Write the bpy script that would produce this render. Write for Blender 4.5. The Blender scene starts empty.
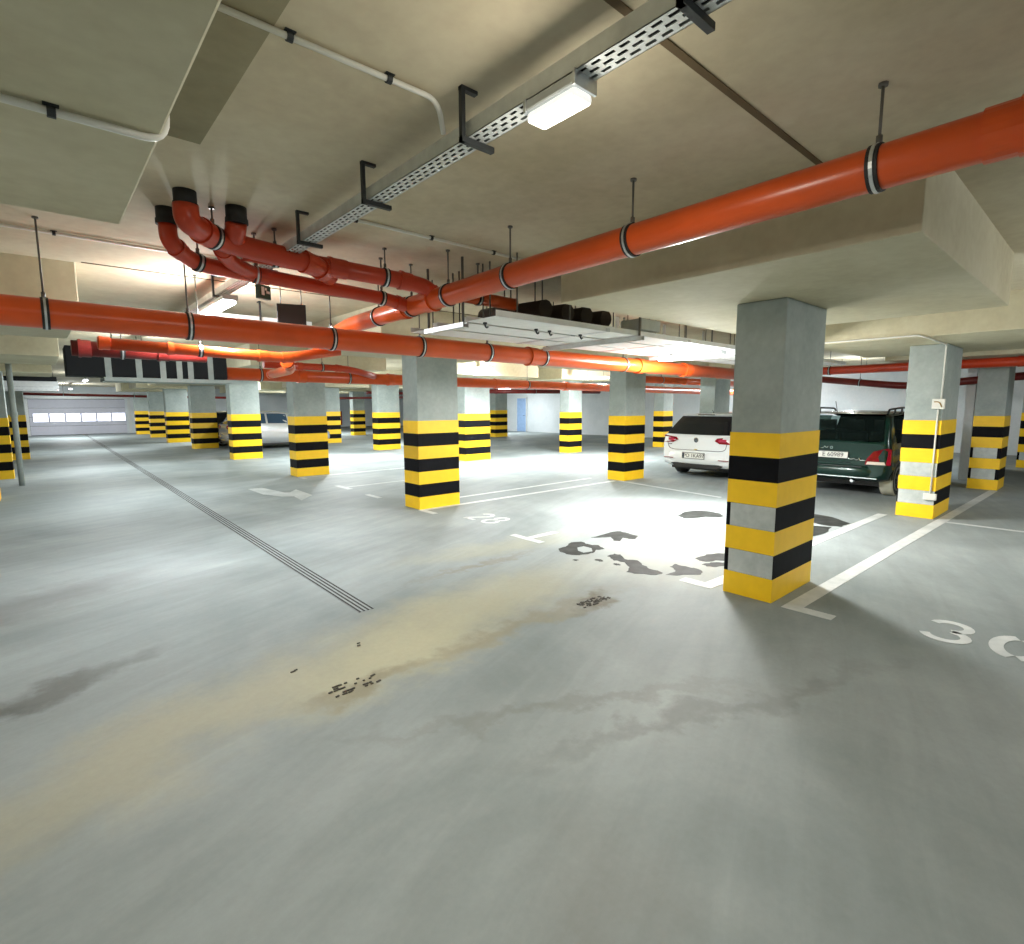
import bpy, bmesh, math, random
from mathutils import Vector, Matrix
random.seed(7)
scene = bpy.context.scene
COL = scene.collection
PI = math.pi
CEIL = 2.90       # ceiling slab
DROP = 2.47       # underside of drop panels

# ------------------------------------------------------------------ materials
def new_mat(name):
    m = bpy.data.materials.new(name); m.use_nodes = True
    nt = m.node_tree
    b = nt.nodes['Principled BSDF']
    return m, nt, b

def node(nt, t, **kw):
    n = nt.nodes.new(t)
    for k, v in kw.items(): setattr(n, k, v)
    return n

def simple(name, c, rough=.5, metal=0., var=.08, scale=6., bump=0., emit=0., coat=0.):
    """principled material with a faint procedural mottling"""
    m, nt, b = new_mat(name)
    L = nt.links
    tc = node(nt, 'ShaderNodeTexCoord')
    n = node(nt, 'ShaderNodeTexNoise'); n.inputs['Scale'].default_value = scale; n.inputs['Detail'].default_value = 5
    L.new(tc.outputs['Object'], n.inputs['Vector'])
    r = node(nt, 'ShaderNodeValToRGB')
    r.color_ramp.elements[0].position = .3; r.color_ramp.elements[1].position = .7
    r.color_ramp.elements[0].color = (*[max(0, x * (1 - var)) for x in c], 1)
    r.color_ramp.elements[1].color = (*[min(1, x * (1 + var)) for x in c], 1)
    L.new(n.outputs['Fac'], r.inputs['Fac']); L.new(r.outputs['Color'], b.inputs['Base Color'])
    b.inputs['Roughness'].default_value = rough; b.inputs['Metallic'].default_value = metal
    if coat: b.inputs['Coat Weight'].default_value = coat
    if bump:
        bp = node(nt, 'ShaderNodeBump'); bp.inputs['Strength'].default_value = bump; bp.inputs['Distance'].default_value = .01
        L.new(n.outputs['Fac'], bp.inputs['Height']); L.new(bp.outputs['Normal'], b.inputs['Normal'])
    if emit:
        b.inputs['Emission Color'].default_value = (*c, 1); b.inputs['Emission Strength'].default_value = emit
    return m

def concrete(name, c1, c2, scale=.8, rough=.85, c3=None, fine=14., bump=.25):
    """cloudy concrete: large blotches, fine grain, pin holes"""
    m, nt, b = new_mat(name); L = nt.links
    tc = node(nt, 'ShaderNodeTexCoord')
    n1 = node(nt, 'ShaderNodeTexNoise'); n1.inputs['Scale'].default_value = scale; n1.inputs['Detail'].default_value = 8; n1.inputs['Roughness'].default_value = .62
    n2 = node(nt, 'ShaderNodeTexNoise'); n2.inputs['Scale'].default_value = fine; n2.inputs['Detail'].default_value = 6
    L.new(tc.outputs['Object'], n1.inputs['Vector']); L.new(tc.outputs['Object'], n2.inputs['Vector'])
    r = node(nt, 'ShaderNodeValToRGB')
    r.color_ramp.elements[0].position = .34; r.color_ramp.elements[1].position = .68
    r.color_ramp.elements[0].color = (*c1, 1); r.color_ramp.elements[1].color = (*c2, 1)
    if c3:
        e = r.color_ramp.elements.new(.5); e.color = (*c3, 1)
    L.new(n1.outputs['Fac'], r.inputs['Fac'])
    mx = node(nt, 'ShaderNodeMixRGB', blend_type='OVERLAY'); mx.inputs['Fac'].default_value = .16
    L.new(r.outputs['Color'], mx.inputs['Color1']); L.new(n2.outputs['Fac'], mx.inputs['Color2'])
    L.new(mx.outputs['Color'], b.inputs['Base Color'])
    b.inputs['Roughness'].default_value = rough
    bp = node(nt, 'ShaderNodeBump'); bp.inputs['Strength'].default_value = bump; bp.inputs['Distance'].default_value = .004
    L.new(n2.outputs['Fac'], bp.inputs['Height']); L.new(bp.outputs['Normal'], b.inputs['Normal'])
    return m

def floor_material():
    m, nt, b = new_mat('polished_concrete_floor'); L = nt.links
    tc = node(nt, 'ShaderNodeTexCoord'); P = tc.outputs['Object']
    def noise(scale, detail=6, rough=.55, vec=None, dist=0):
        n = node(nt, 'ShaderNodeTexNoise'); n.inputs['Scale'].default_value = scale
        n.inputs['Detail'].default_value = detail; n.inputs['Roughness'].default_value = rough; n.inputs['Distortion'].default_value = dist
        L.new(vec or P, n.inputs['Vector']); return n
    def mapping(loc=(0,0,0), rot=0, sc=(1,1,1)):
        q = node(nt, 'ShaderNodeMapping', vector_type='TEXTURE')
        q.inputs['Location'].default_value = loc; q.inputs['Rotation'].default_value = (0,0,rot); q.inputs['Scale'].default_value = sc
        return q
    def mix(fac, a, c2, mode='MIX'):
        x = node(nt, 'ShaderNodeMixRGB', blend_type=mode)
        if isinstance(fac, float): x.inputs['Fac'].default_value = fac
        else: L.new(fac, x.inputs['Fac'])
        L.new(a, x.inputs['Color1'])
        if isinstance(c2, tuple): x.inputs['Color2'].default_value = (*c2, 1)
        else: L.new(c2, x.inputs['Color2'])
        return x.outputs['Color']
    big = noise(.45, 5, .6, dist=.4)
    r = node(nt, 'ShaderNodeValToRGB')
    e = r.color_ramp.elements; e[0].position = .36; e[1].position = .64
    e[0].color = (.200, .235, .236, 1); e[1].color = (.318, .355, .358, 1)
    L.new(big.outputs['Fac'], r.inputs['Fac'])
    col = r.outputs['Color']
    # trowel sweep marks: noise stretched along the driving lane
    mp = mapping(rot=.35, sc=(2.6, .32, 1)); L.new(P, mp.inputs['Vector'])
    sw = noise(1.6, 5, .6, mp.outputs['Vector'], .6)
    rs = node(nt, 'ShaderNodeValToRGB'); rs.color_ramp.elements[0].position = .38; rs.color_ramp.elements[1].position = .66
    rs.color_ramp.elements[0].color = (.86,.86,.85,1); rs.color_ramp.elements[1].color = (1.08,1.08,1.08,1)
    L.new(sw.outputs['Fac'], rs.inputs['Fac'])
    col = mix(.55, col, rs.outputs['Color'], 'MULTIPLY')
    # patches of dried mud carried in by tyres (each an ellipse with a ragged edge)
    wob = noise(1.9, 6, .65)
    wv = node(nt, 'ShaderNodeVectorMath', operation='SUBTRACT'); wv.inputs[1].default_value = (.5,.5,.5); L.new(wob.outputs['Color'], wv.inputs[0])
    ws = node(nt, 'ShaderNodeVectorMath', operation='SCALE'); ws.inputs['Scale'].default_value = .9; L.new(wv.outputs[0], ws.inputs[0])
    wp = node(nt, 'ShaderNodeVectorMath', operation='ADD'); L.new(P, wp.inputs[0]); L.new(ws.outputs[0], wp.inputs[1])
    def patch(col, loc, rot, sc, c, k, soft=.9):
        q = mapping(loc, rot, sc); L.new(wp.outputs[0], q.inputs['Vector'])
        ln = node(nt, 'ShaderNodeVectorMath', operation='LENGTH'); L.new(q.outputs[0], ln.inputs[0])
        mr = node(nt, 'ShaderNodeMapRange', interpolation_type='SMOOTHSTEP')
        mr.inputs['From Min'].default_value = 1.0; mr.inputs['From Max'].default_value = 1 - soft
        mr.inputs['To Min'].default_value = 0; mr.inputs['To Max'].default_value = k
        L.new(ln.outputs['Value'], mr.inputs['Value'])
        return mix(mr.outputs['Result'], col, c)
    ochre = (.41, .385, .245)
    col = patch(col, (2.3, 3.35, 0), .12, (2.6, .75, 10), ochre, .62)
    col = patch(col, (1.6, 3.0, 0), .0, (1.2, .5, 10), (.46,.44,.29), .6)
    col = patch(col, (3.9, 4.7, 0), -.1, (1.9, .45, 10), ochre, .35)
    col = patch(col, (2.6, 2.85, 0), .02, (1.7, .16, 10), (.22,.19,.11), .5)
    col = patch(col, (3.4, 2.8, 0), .0, (.35, .14, 10), (.11,.09,.055), .75)
    col = patch(col, (1.3, 2.86, 0), .0, (.5, .16, 10), (.19,.165,.10), .55)
    col = patch(col, (3.3, 4.25, 0), .05, (1.2, .10, 10), (.20,.175,.11), .5)
    col = patch(col, (.25, 2.95, 0), .35, (1.5, .55, 10), (.38,.36,.25), .6)
    col = patch(col, (-.05, 3.98, 0), .42, (.85, .24, 10), (.085,.08,.07), .6, .85)
    col = patch(col, (-.45, 3.75, 0), .42, (.5, .2, 10), (.04,.04,.035), .55)
    col = patch(col, (-.1, 6.0, 0), .4, (1.3, .5, 10), (.15,.15,.145), .55)
    col = patch(col, (5.5, 3.2, 0), .0, (2.2, 1.0, 10), (.46,.45,.38), .5)
    # tyre arcs
    col = patch(col, (2.6, 1.35, 0), -.35, (1.9, .12, 10), (.16,.17,.16), .5)
    col = patch(col, (2.0, 1.9, 0), -.5, (1.8, .10, 10), (.17,.175,.155), .45)
    col = patch(col, (6.0, -.2, 0), -.1, (3.0, 1.0, 10), (.17,.19,.195), .5)
    col = patch(col, (1.1, .9, 0), .6, (1.0, .4, 10), (.19,.20,.19), .45)
    fine = noise(26, 6, .7)
    col = mix(.10, col, fine.outputs['Fac'], 'OVERLAY')
    L.new(col, b.inputs['Base Color'])
    rr = node(nt, 'ShaderNodeMapRange'); rr.inputs['To Min'].default_value = .5; rr.inputs['To Max'].default_value = .75
    L.new(big.outputs['Fac'], rr.inputs['Value']); L.new(rr.outputs['Result'], b.inputs['Roughness'])
    b.inputs['Specular IOR Level'].default_value = .16
    bp = node(nt, 'ShaderNodeBump'); bp.inputs['Strength'].default_value = .08; bp.inputs['Distance'].default_value = .003
    L.new(fine.outputs['Fac'], bp.inputs['Height']); L.new(bp.outputs['Normal'], b.inputs['Normal'])
    return m

M = {}
M['floor'] = floor_material()
M['ceiling'] = concrete('ceiling_concrete', (.48,.415,.28), (.64,.58,.43), .7, c3=(.57,.505,.36))
M['panel'] = concrete('drop_panel_concrete', (.52,.475,.32), (.66,.62,.46), .9, c3=(.59,.55,.39))
M['column'] = concrete('column_concrete', (.285,.335,.32), (.40,.45,.43), 1.6)
M['wall'] = concrete('wall_concrete', (.60,.66,.69), (.76,.80,.83), .5)
M['yellow'] = simple('hazard_yellow_paint', (.97,.60,.008), .45, var=.04, scale=9)
M['black'] = simple('hazard_black_paint', (.0045,.005,.007), .6, var=.3, scale=9)
for k_ in ('black',): M[k_].node_tree.nodes['Principled BSDF'].inputs['Specular IOR Level'].default_value = .1
M['pale_patch'] = concrete('band_patch_pale', (.40,.45,.44), (.58,.62,.60), 4, .4)
M['white_paint'] = concrete('road_marking_white', (.44,.48,.48), (.60,.63,.63), 3, .6, bump=.1)
M['grey_paint'] = concrete('road_marking_faded', (.36,.40,.40), (.50,.53,.53), 3, .6, bump=.1)
M['orange'] = simple('orange_pvc', (.64,.088,.012), .3, var=.12, scale=3)
M['redpipe'] = simple('red_orange_pvc', (.50,.045,.012), .3, var=.14, scale=3)
M['redpaint'] = simple('red_painted_steel', (.17,.012,.009), .4)
M['rubber'] = simple('black_rubber', (.012,.012,.013), .6)
M['steel'] = simple('galvanised_steel', (.62,.65,.66), .35, .85, var=.12, scale=20)
M['zinc'] = simple('zinc_sheet', (.70,.73,.73), .45, .25, var=.06, scale=14)
M['old_zinc'] = simple('weathered_zinc', (.66,.69,.68), .45, .35, var=.12, scale=12)
M['white_tray'] = simple('white_coated_tray', (.84,.86,.85), .5, var=.05, scale=10)
M['darksteel'] = simple('dark_steel', (.035,.04,.042), .5, .4)
M['rod'] = simple('threaded_rod_steel', (.16,.155,.14), .5, .6)
M['pvc'] = simple('white_pvc_conduit', (.72,.72,.66), .45, var=.04)
M['lamp_body'] = simple('lamp_housing_grey', (.62,.65,.65), .4)
M['lamp_glow'] = simple('lamp_diffuser', (.9,.9,.86), .4, var=0, emit=.55)
M['lamp_hot'] = simple('lamp_diffuser_bright', (.97,.985,1.0), .4, var=0, emit=9.0)
M['slot'] = simple('slot_dark', (.01,.011,.012), .8)
M['drain'] = simple('drain_channel_concrete', (.24,.275,.275), .6)
M['gate'] = simple('gate_panel_lilac_grey', (.62,.63,.72), .45, var=.03)
M['gate_glass'] = simple('gate_window_daylight', (.80,.84,1.0), .2, var=0, emit=1.5)
M['puddle'] = simple('oily_wet_stain', (.035,.038,.036), .6, var=.5, scale=7)
M['puddle'].node_tree.nodes['Principled BSDF'].inputs['Specular IOR Level'].default_value = .12
M['mud'] = simple('dark_tread_mud', (.05,.045,.035), .8)
M['duct'] = simple('black_duct', (.010,.012,.014), .95)
M['lag'] = simple('brown_black_lagging', (.04,.026,.02), .7)
M['white_car'] = simple('white_car_paint', (.74,.78,.79), .22, var=.01, coat=.6)
M['green_car'] = simple('dark_green_car_paint', (.004,.030,.022), .24, .2, var=.05, coat=.3)
M['silver_car'] = simple('silver_car_paint', (.60,.62,.64), .25, .45, var=.02, coat=.6)
M['dark_car'] = simple('black_car_paint', (.02,.03,.03), .2, .2, coat=.6)
M['glass_dark'] = simple('tinted_glass', (.006,.006,.010), .05, var=0)
M['glass_blue'] = simple('window_glass_blue', (.03,.06,.10), .05, var=0)
def clear_glass():
    m, nt, b = new_mat('van_window_glass')
    b.inputs['Base Color'].default_value = (.06,.10,.09,1); b.inputs['Roughness'].default_value = .03
    b.inputs['Transmission Weight'].default_value = .9; b.inputs['IOR'].default_value = 1.02
    return m
M['glass_clear'] = clear_glass()
M['tail'] = simple('tail_light_red', (.22,.004,.014), .12, var=.15, scale=30)
M['tail_pink'] = simple('tail_light_pink', (.42,.03,.07), .12, var=.1, scale=30)
M['tail_clear'] = simple('tail_light_clear', (.75,.68,.62), .12)
M['tyre'] = simple('tyre_rubber', (.016,.017,.016), .75)
M['tyre_dusty'] = simple('tyre_tread_dusty', (.52,.52,.42), .8)
M['rim'] = simple('alloy_rim', (.45,.46,.47), .3, .8)
M['trim_black'] = simple('black_plastic', (.018,.019,.02), .5)
M['chrome'] = simple('chrome', (.85,.87,.88), .12, 1., var=0)
M['plate'] = simple('number_plate_white', (.72,.74,.70), .35, var=.02)
M['seat'] = simple('dark_seat_cloth', (.016,.018,.018), .8)
M['blue_door'] = simple('blue_door_paint', (.30,.45,.70), .5)
M['red_box'] = simple('hydrant_cabinet_red', (.36,.01,.015), .4)
M['sign_green'] = simple('sign_dark_green', (.02,.06,.045), .4)
M['sign_white'] = simple('sign_white', (.8,.82,.8), .5)
M['socket_brown'] = simple('warning_mark_brown', (.30,.19,.05), .5)
M['strip'] = concrete('panel_shade_olive', (.25,.225,.135), (.34,.305,.195), 1.2)
M['joint'] = simple('formwork_joint_dark', (.13,.09,.045), .9)

# ------------------------------------------------------------------ mesh helpers
def BM(): return bmesh.new()

def obj(name, bm, mats, parent=None, smooth=False, loc=None, rotz=None, bevel=0):
    me = bpy.data.meshes.new(name)
    bmesh.ops.recalc_face_normals(bm, faces=bm.faces)
    bm.to_mesh(me); bm.free()
    if not isinstance(mats, (list, tuple)): mats = [mats]
    for m in mats: me.materials.append(m)
    if smooth:
        for p in me.polygons: p.use_smooth = True
    o = bpy.data.objects.new(name, me); COL.objects.link(o)
    if loc is not None: o.location = loc
    if rotz is not None: o.rotation_euler = (0, 0, rotz)
    if parent is not None: o.parent = parent
    if bevel:
        md = o.modifiers.new('bevel', 'BEVEL'); md.width = bevel; md.segments = 2; md.limit_method = 'ANGLE'; md.angle_limit = .7
    if smooth == 'auto':
        pass
    return o

def empty(name, loc=(0,0,0), rotz=0):
    o = bpy.data.objects.new(name, None); COL.objects.link(o); o.location = loc; o.rotation_euler = (0,0,rotz)
    o.empty_display_size = .1
    return o

def tag(o, label=None, cat=None, group=None, kind=None):
    if label: o['label'] = label
    if cat: o['category'] = cat
    if group: o['group'] = group
    if kind: o['kind'] = kind
    return o

def box(bm, x0, x1, y0, y1, z0, z1, mi=0):
    v = [bm.verts.new(p) for p in ((x0,y0,z0),(x1,y0,z0),(x1,y1,z0),(x0,y1,z0),(x0,y0,z1),(x1,y0,z1),(x1,y1,z1),(x0,y1,z1))]
    for f in ((0,3,2,1),(4,5,6,7),(0,1,5,4),(1,2,6,5),(2,3,7,6),(3,0,4,7)):
        fc = bm.faces.new([v[i] for i in f]); fc.material_index = mi

def obox(bm, c, size, R=None, mi=0):
    """box centred at c with an orientation matrix"""
    R = R or Matrix.Identity(3)
    sx, sy, sz = [s/2 for s in size]; c = Vector(c)
    v = [bm.verts.new(c + R @ Vector(p)) for p in ((-sx,-sy,-sz),(sx,-sy,-sz),(sx,sy,-sz),(-sx,sy,-sz),(-sx,-sy,sz),(sx,-sy,sz),(sx,sy,sz),(-sx,sy,sz))]
    for f in ((0,3,2,1),(4,5,6,7),(0,1,5,4),(1,2,6,5),(2,3,7,6),(3,0,4,7)):
        fc = bm.faces.new([v[i] for i in f]); fc.material_index = mi

def prism(bm, pts, z0, z1, mi=0):
    a = [bm.verts.new((x,y,z0)) for x,y in pts]; b = [bm.verts.new((x,y,z1)) for x,y in pts]
    n = len(pts)
    f = bm.faces.new(b); f.material_index = mi
    f = bm.faces.new(a[::-1]); f.material_index = mi
    for i in range(n):
        f = bm.faces.new((a[i], a[(i+1)%n], b[(i+1)%n], b[i])); f.material_index = mi

def ring_frame(d):
    d = d.normalized()
    u = d.cross(Vector((0,0,1)))
    if u.length < 1e-3: u = Vector((1,0,0))
    u.normalize(); return u, u.cross(d).normalized()

def fillet(pts, rad, n=6):
    pts = [Vector(p) for p in pts]; out = [pts[0]]
    for i in range(1, len(pts)-1):
        p, a, b = pts[i], pts[i-1]-pts[i], pts[i+1]-pts[i]
        d = min(rad, a.length*.48, b.length*.48)
        s, e = p + a.normalized()*d, p + b.normalized()*d
        for k in range(n+1):
            t = k/n
            out.append(s*(1-t)**2 + p*2*t*(1-t) + e*t*t)
    out.append(pts[-1]); return out

def tube(bm, pts, r, n=20, cap=True, mi=0):
    pts = [Vector(p) for p in pts]
    rings = []; u = None
    for i, p in enumerate(pts):
        d = (pts[min(i+1,len(pts)-1)] - pts[max(i-1,0)]).normalized()
        if u is None: u, w = ring_frame(d)
        else:
            u = (u - d*u.dot(d)).normalized(); w = u.cross(d).normalized()
        rr = r[i] if isinstance(r, (list,tuple)) else r
        rings.append([bm.verts.new(p + (u*math.cos(2*PI*k/n) + w*math.sin(2*PI*k/n))*rr) for k in range(n)])
    for a, b in zip(rings, rings[1:]):
        for k in range(n):
            f = bm.faces.new((a[k], a[(k+1)%n], b[(k+1)%n], b[k])); f.material_index = mi; f.smooth = True
    if cap:
        for rg in (rings[0], rings[-1][::-1]):
            f = bm.faces.new(rg); f.material_index = mi

def hoop(bm, c, d, r0, r1, w, n=24, mi=0):
    """hollow band around a pipe"""
    c, d = Vector(c), Vector(d).normalized(); u, v = ring_frame(d)
    R = []
    for s, r in ((-.5,r0),(-.5,r1),(.5,r1),(.5,r0)):
        R.append([bm.verts.new(c + d*w*s + (u*math.cos(2*PI*k/n)+v*math.sin(2*PI*k/n))*r) for k in range(n)])
    for i in range(4):
        a, b = R[i], R[(i+1)%4]
        for k in range(n):
            f = bm.faces.new((a[k], a[(k+1)%n], b[(k+1)%n], b[k])); f.material_index = mi

def text_mesh(txt, size, depth=.002):
    cu = bpy.data.curves.new('t', 'FONT'); cu.body = txt; cu.size = size; cu.extrude = depth; cu.align_x = 'CENTER'; cu.align_y = 'CENTER'
    o = bpy.data.objects.new('t', cu); COL.objects.link(o)
    dg = bpy.context.evaluated_depsgraph_get(); dg.update()
    me = bpy.data.meshes.new_from_object(o.evaluated_get(dg))
    COL.objects.unlink(o); bpy.data.objects.remove(o)
    return me

def copy_tree(o, parent=None):
    c = o.copy(); COL.objects.link(c)
    if parent is not None: c.parent = parent
    for ch in list(o.children): copy_tree(ch, c)
    return c

def struct(o): o['kind'] = 'structure'; return o

def rods(spots, z0, z1, r, parent):
    for x, y in spots:
        bm = BM(); tube(bm, [(x,y,z0),(x,y,z1)], r, 8); obj('hanger_rod', bm, M['rod'], parent)

# ------------------------------------------------------------------ the setting
bm = BM(); box(bm, -14, 24, -12, 43, -.2, 0); struct(obj('floor', bm, M['floor']))
bm = BM(); box(bm, -14, 24, -12, 43, CEIL, CEIL+.2)
struct(obj('ceiling', bm, M['ceiling']))
bm = BM(); box(bm, 23.3, 23.6, -12, 43, 0, CEIL); struct(obj('wall_right', bm, M['wall']))
bm = BM()
box(bm, -14, -.55, 42, 42.3, 0, CEIL); box(bm, 4.25, 23.3, 42, 42.3, 0, CEIL); box(bm, -.55, 4.25, 42, 42.3, 2.15, CEIL)
struct(obj('wall_back', bm, M['wall']))
bm = BM(); box(bm, -14.3, -14, -12, 43, 0, CEIL); struct(obj('wall_left', bm, M['wall']))
bm = BM(); box(bm, -14, 24, -12.3, -12, 0, CEIL); struct(obj('wall_front', bm, M['wall']))
bm = BM(); box(bm, 15.0, 18.0, 2.10, 2.25, 0, CEIL); struct(obj('wall_partition', bm, M['wall']))
# formwork joints in the slab (thin raised fins of grout)
k = 0
def joint(x0, x1, y0, y1):
    global k
    k += 1
    bm = BM(); box(bm, x0, x1, y0, y1, CEIL-.006, CEIL+.01); struct(obj('trim_%d' % k, bm, M['joint']))
joint(-1.2, 3.25, 1.155, 1.185)
joint(.4, 8, 6.12, 6.135)
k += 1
bm = BM(); box(bm, .36, .70, -1.5, 3.06, CEIL-.003, CEIL+.01); struct(obj('trim_%d' % k, bm, M['strip']))  # shade beside the left drop panel, put into an olive-coloured strip
# drop panels over the columns
GX = [-1.08, 4.87, 9.9, 13.95]
GY = [2.02 + 5.46*i for i in range(7)]
for gx in GX:
    for gy in GY:
        k += 1
        bm = BM(); box(bm, gx-1.58, gx+1.44, gy-1.30, gy+1.10, DROP, CEIL+.02)
        o = struct(obj('trim_%d' % k, bm, M['panel'], bevel=.008))

# sectional garage door at the far end of the lane
d = struct(empty('door_1', (2.0, 42.05, 0)))
bm = BM()
for i in range(4):
    box(bm, -2.35, 2.35, 0, .05, .02+i*.53, .02+i*.53+.515)
    if i != 2:
        box(bm, -2.3, 2.3, -.012, 0, .10+i*.53, .46+i*.53)
obj('door_panel', bm, M['gate'], d)
for i in range(6):
    x = -2.18 + i*.745
    bm = BM(); box(bm, x, x+.66, -.03, .0, .80, 1.28); w = obj('door_window', bm, M['gate_glass'], d)
    bm = BM()
    for a in ((x-.04,x,.76,1.32),(x+.66,x+.70,.76,1.32)): box(bm, a[0], a[1], -.04, 0, a[2], a[3])
    box(bm, x, x+.66, -.04, 0, 1.28, 1.32); box(bm, x, x+.66, -.04, 0, .76, .80)
    obj('window_frame', bm, M['gate'], w)
bm = BM(); box(bm, -2.52, -2.36, -.08, .1, 0, 2.2); box(bm, 2.36, 2.52, -.08, .1, 0, 2.2); box(bm, -2.52, 2.52, -.08, .1, 2.16, 2.3)
obj('door_frame', bm, M['zinc'], d)
bm = BM(); box(bm, 2.75, 3.0, -.25, -.05, 1.3, 1.75); obj('door_control_box', bm, M['trim_black'], d)
# blue door in the right-hand wall
d = struct(empty('door_2', (23.28, 25.4, 0)))
bm = BM(); box(bm, -.05, .0, -.42, .42, 0, 2.1); obj('door_leaf', bm, M['blue_door'], d)
bm = BM(); box(bm, -.07, 0, -.48, -.42, 0, 2.16); box(bm, -.07, 0, .42, .48, 0, 2.16); box(bm, -.07, 0, -.48, .48, 2.1, 2.16); obj('door_frame', bm, M['zinc'], d)
bm = BM(); tube(bm, [(-.05,-.33,1.02),(-.11,-.33,1.02),(-.11,-.2,1.02)], .011, 8); obj('door_handle', bm, M['darksteel'], d)

# ------------------------------------------------------------------ striped columns
BAND = .2015
def make_column_meshes(sx, sy, top):
    bm = BM(); box(bm, 0, sx, 0, sy, 0, top); return bm
def band(bm_, sx, sy, z0, z1, t=.004):
    # four-sided sleeve
    o = [(-t,-t),(sx+t,-t),(sx+t,sy+t),(-t,sy+t)]; i = [(0,0),(sx,0),(sx,sy),(0,sy)]
    for a in range(4):
        b = (a+1) % 4
        q = [(*o[a],z0),(*o[b],z0),(*o[b],z1),(*o[a],z1)]
        bm_.faces.new([bm_.verts.new(p) for p in q])
        for z in (z0, z1):
            bm_.faces.new([bm_.verts.new(p) for p in ((*o[a],z),(*o[b],z),(*i[b],z),(*i[a],z))])

def build_column(sx=.82, sy=.44, top=DROP):
    bm = make_column_meshes(sx, sy, top)
    root = obj('concrete_column', bm, M['column'], bevel=.012)
    for i in range(7):
        bm = BM(); band(bm, sx, sy, i*BAND + (.002 if i == 0 else 0), (i+1)*BAND)
        if i % 2 == 0: obj('yellow_band', bm, M['yellow'], root)
        else: obj('black_band', bm, M['black'], root)
    return root

COLS = [  # x, y, width factor, label
 (4.44, 1.79, 1.02, 'nearest and largest striped column, pale patches on its left side'),
 (4.44, 7.25, .94, 'striped column left of the middle, beside the start of the parking number 28'),
 (4.46, 12.66, .93, 'striped column behind the pale floor arrow, its left side in shade'),
 (4.49, 18.2, 1.04, 'striped column hiding the rear wheel of the parked silver car'),
 (4.53, 24.0, 1.05, 'striped column in front of the dark car, left of the silver car'),
 (4.44, 29.0, 1.1, 'widest striped column of the trio between the dark car and the garage gate'),
 (4.55, 34.6, 1.0, 'middle striped column of the trio between the dark car and the garage gate'),
 (4.45, 39.4, .9, 'striped column closest to the right edge of the garage gate'),
 (9.49, 1.66, 1.25, 'striped column beside the green van with white conduit and a switch box'),
 (9.47, 7.05, .88, 'striped column left of the white hatchback, at the corner of a bay line'),
 (9.46, 12.81, 1.15, 'striped column just right of the mid-left column under the orange pipes'),
 (9.50, 18.3, 1.12, 'striped column left of the mid-left column, brightly lit white top'),
 (9.60, 23.5, .9, 'small striped column in front of the red wall cabinet'),
 (13.55, 1.44, 1.0, 'striped column right of the conduit column, pale centre patches in its black bands'),
 (13.57, 7.2, 1.0, 'grey column rising behind the roof of the white hatchback'),
 (13.75, 12.6, .8, 'small striped column in the bright middle, left of the hatchback column'),
 (13.4, 28.7, .85, 'small distant striped column right of the red wall cabinet'),
 (18.2, 11.75, .8, 'small two-toned striped column touching the left tail light of the hatchback'),
 (18.0, 21.7, 1.0, 'thin sliver of striped column peeping out right of the column under the orange pipes'),
 (18.9, 1.25, 1.0, 'striped column cut off by the right edge of the photo'),
 (-1.44, 12.95, 1.0, 'striped column cut off by the left edge of the photo, nearest of that row'),
 (-1.34, 16.9, 1.0, 'striped column at the left edge behind the nearest cut-off one, beside the grey post'),
 (-1.10, 23.0, 1.0, 'striped column left of the garage gate with a chequered look'),
]
colobs = []
proto = build_column()
for i, (x, y, wf, lab) in enumerate(COLS):
    o = proto if i == 0 else copy_tree(proto)
    o.location = (x, y, 0); o.scale = (wf, .93 if i == 0 else 1, 1)
    tag(o, lab, 'column', 'yellow and black striped concrete columns')
    colobs.append(o)

# pale patches laid over the left faces of some black bands
def pale_patch(col, i, y0, y1, mat='pale_patch'):
    bm = BM(); box(bm, -.007, -.003, y0, y1, i*BAND+.002, (i+1)*BAND-.002)
    o = obj('band_patch', bm, M[mat], col); o['label'] = 'pale patch in a black band'
for i in (1, 3): pale_patch(colobs[0], i, .0, .405)
for i in (1, 3): pale_patch(colobs[8], i, .0, .43)
for i in (1, 3): pale_patch(colobs[13], i, .05, .40)
for i in (1, ): pale_patch(colobs[19], i, .0, .40)

# surface conduit, switch box and socket on the column by the van
cx, cy = 9.49, 1.66
c = empty('electrical_conduit', (cx, cy, 0))
tag(c, 'white conduit running down the column beside the green van', 'conduit')
bm = BM(); tube(bm, fillet([(-1.185,1.25,2.53),(-1.185,1.22,2.49),(-1.185,.10,2.49),(-1.185,.02,2.456),(-.022,.02,2.456),(-.022,.02,1.70)], .04), .011, 10); obj('upper_tube', bm, M['pvc'], c)
bm = BM(); tube(bm, [(-.022,.045,1.58),(-.022,.045,.37)], .011, 10); obj('lower_tube', bm, M['pvc'], c)
bm = BM(); box(bm, -.065, -.006, -.03, .115, 1.57, 1.71); s = obj('switch_box', bm, M['pvc'], c, bevel=.008)
bm = BM(); tube(bm, fillet([(-.068,.09,1.67),(-.068,.03,1.67),(-.068,.0,1.60)], .04), .008, 8); obj('warning_mark', bm, M['socket_brown'], s)
bm = BM(); box(bm, -.06, -.006, -.03, .12, .28, .37); obj('socket', bm, M['pvc'], c, bevel=.008)

# grey post at the left-hand column row
bm = BM(); tube(bm, [(-.36,15.3,0),(-.36,15.3,2.88)], .05, 16)
o = obj('grey_downpipe', bm, M['column']); tag(o, 'grey vertical downpipe beside the left edge columns', 'downpipe')
bm = BM(); hoop(bm, (-.36,15.3,1.5), (0,0,1), .05, .062, .1); obj('coupling', bm, M['column'], o)

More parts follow.
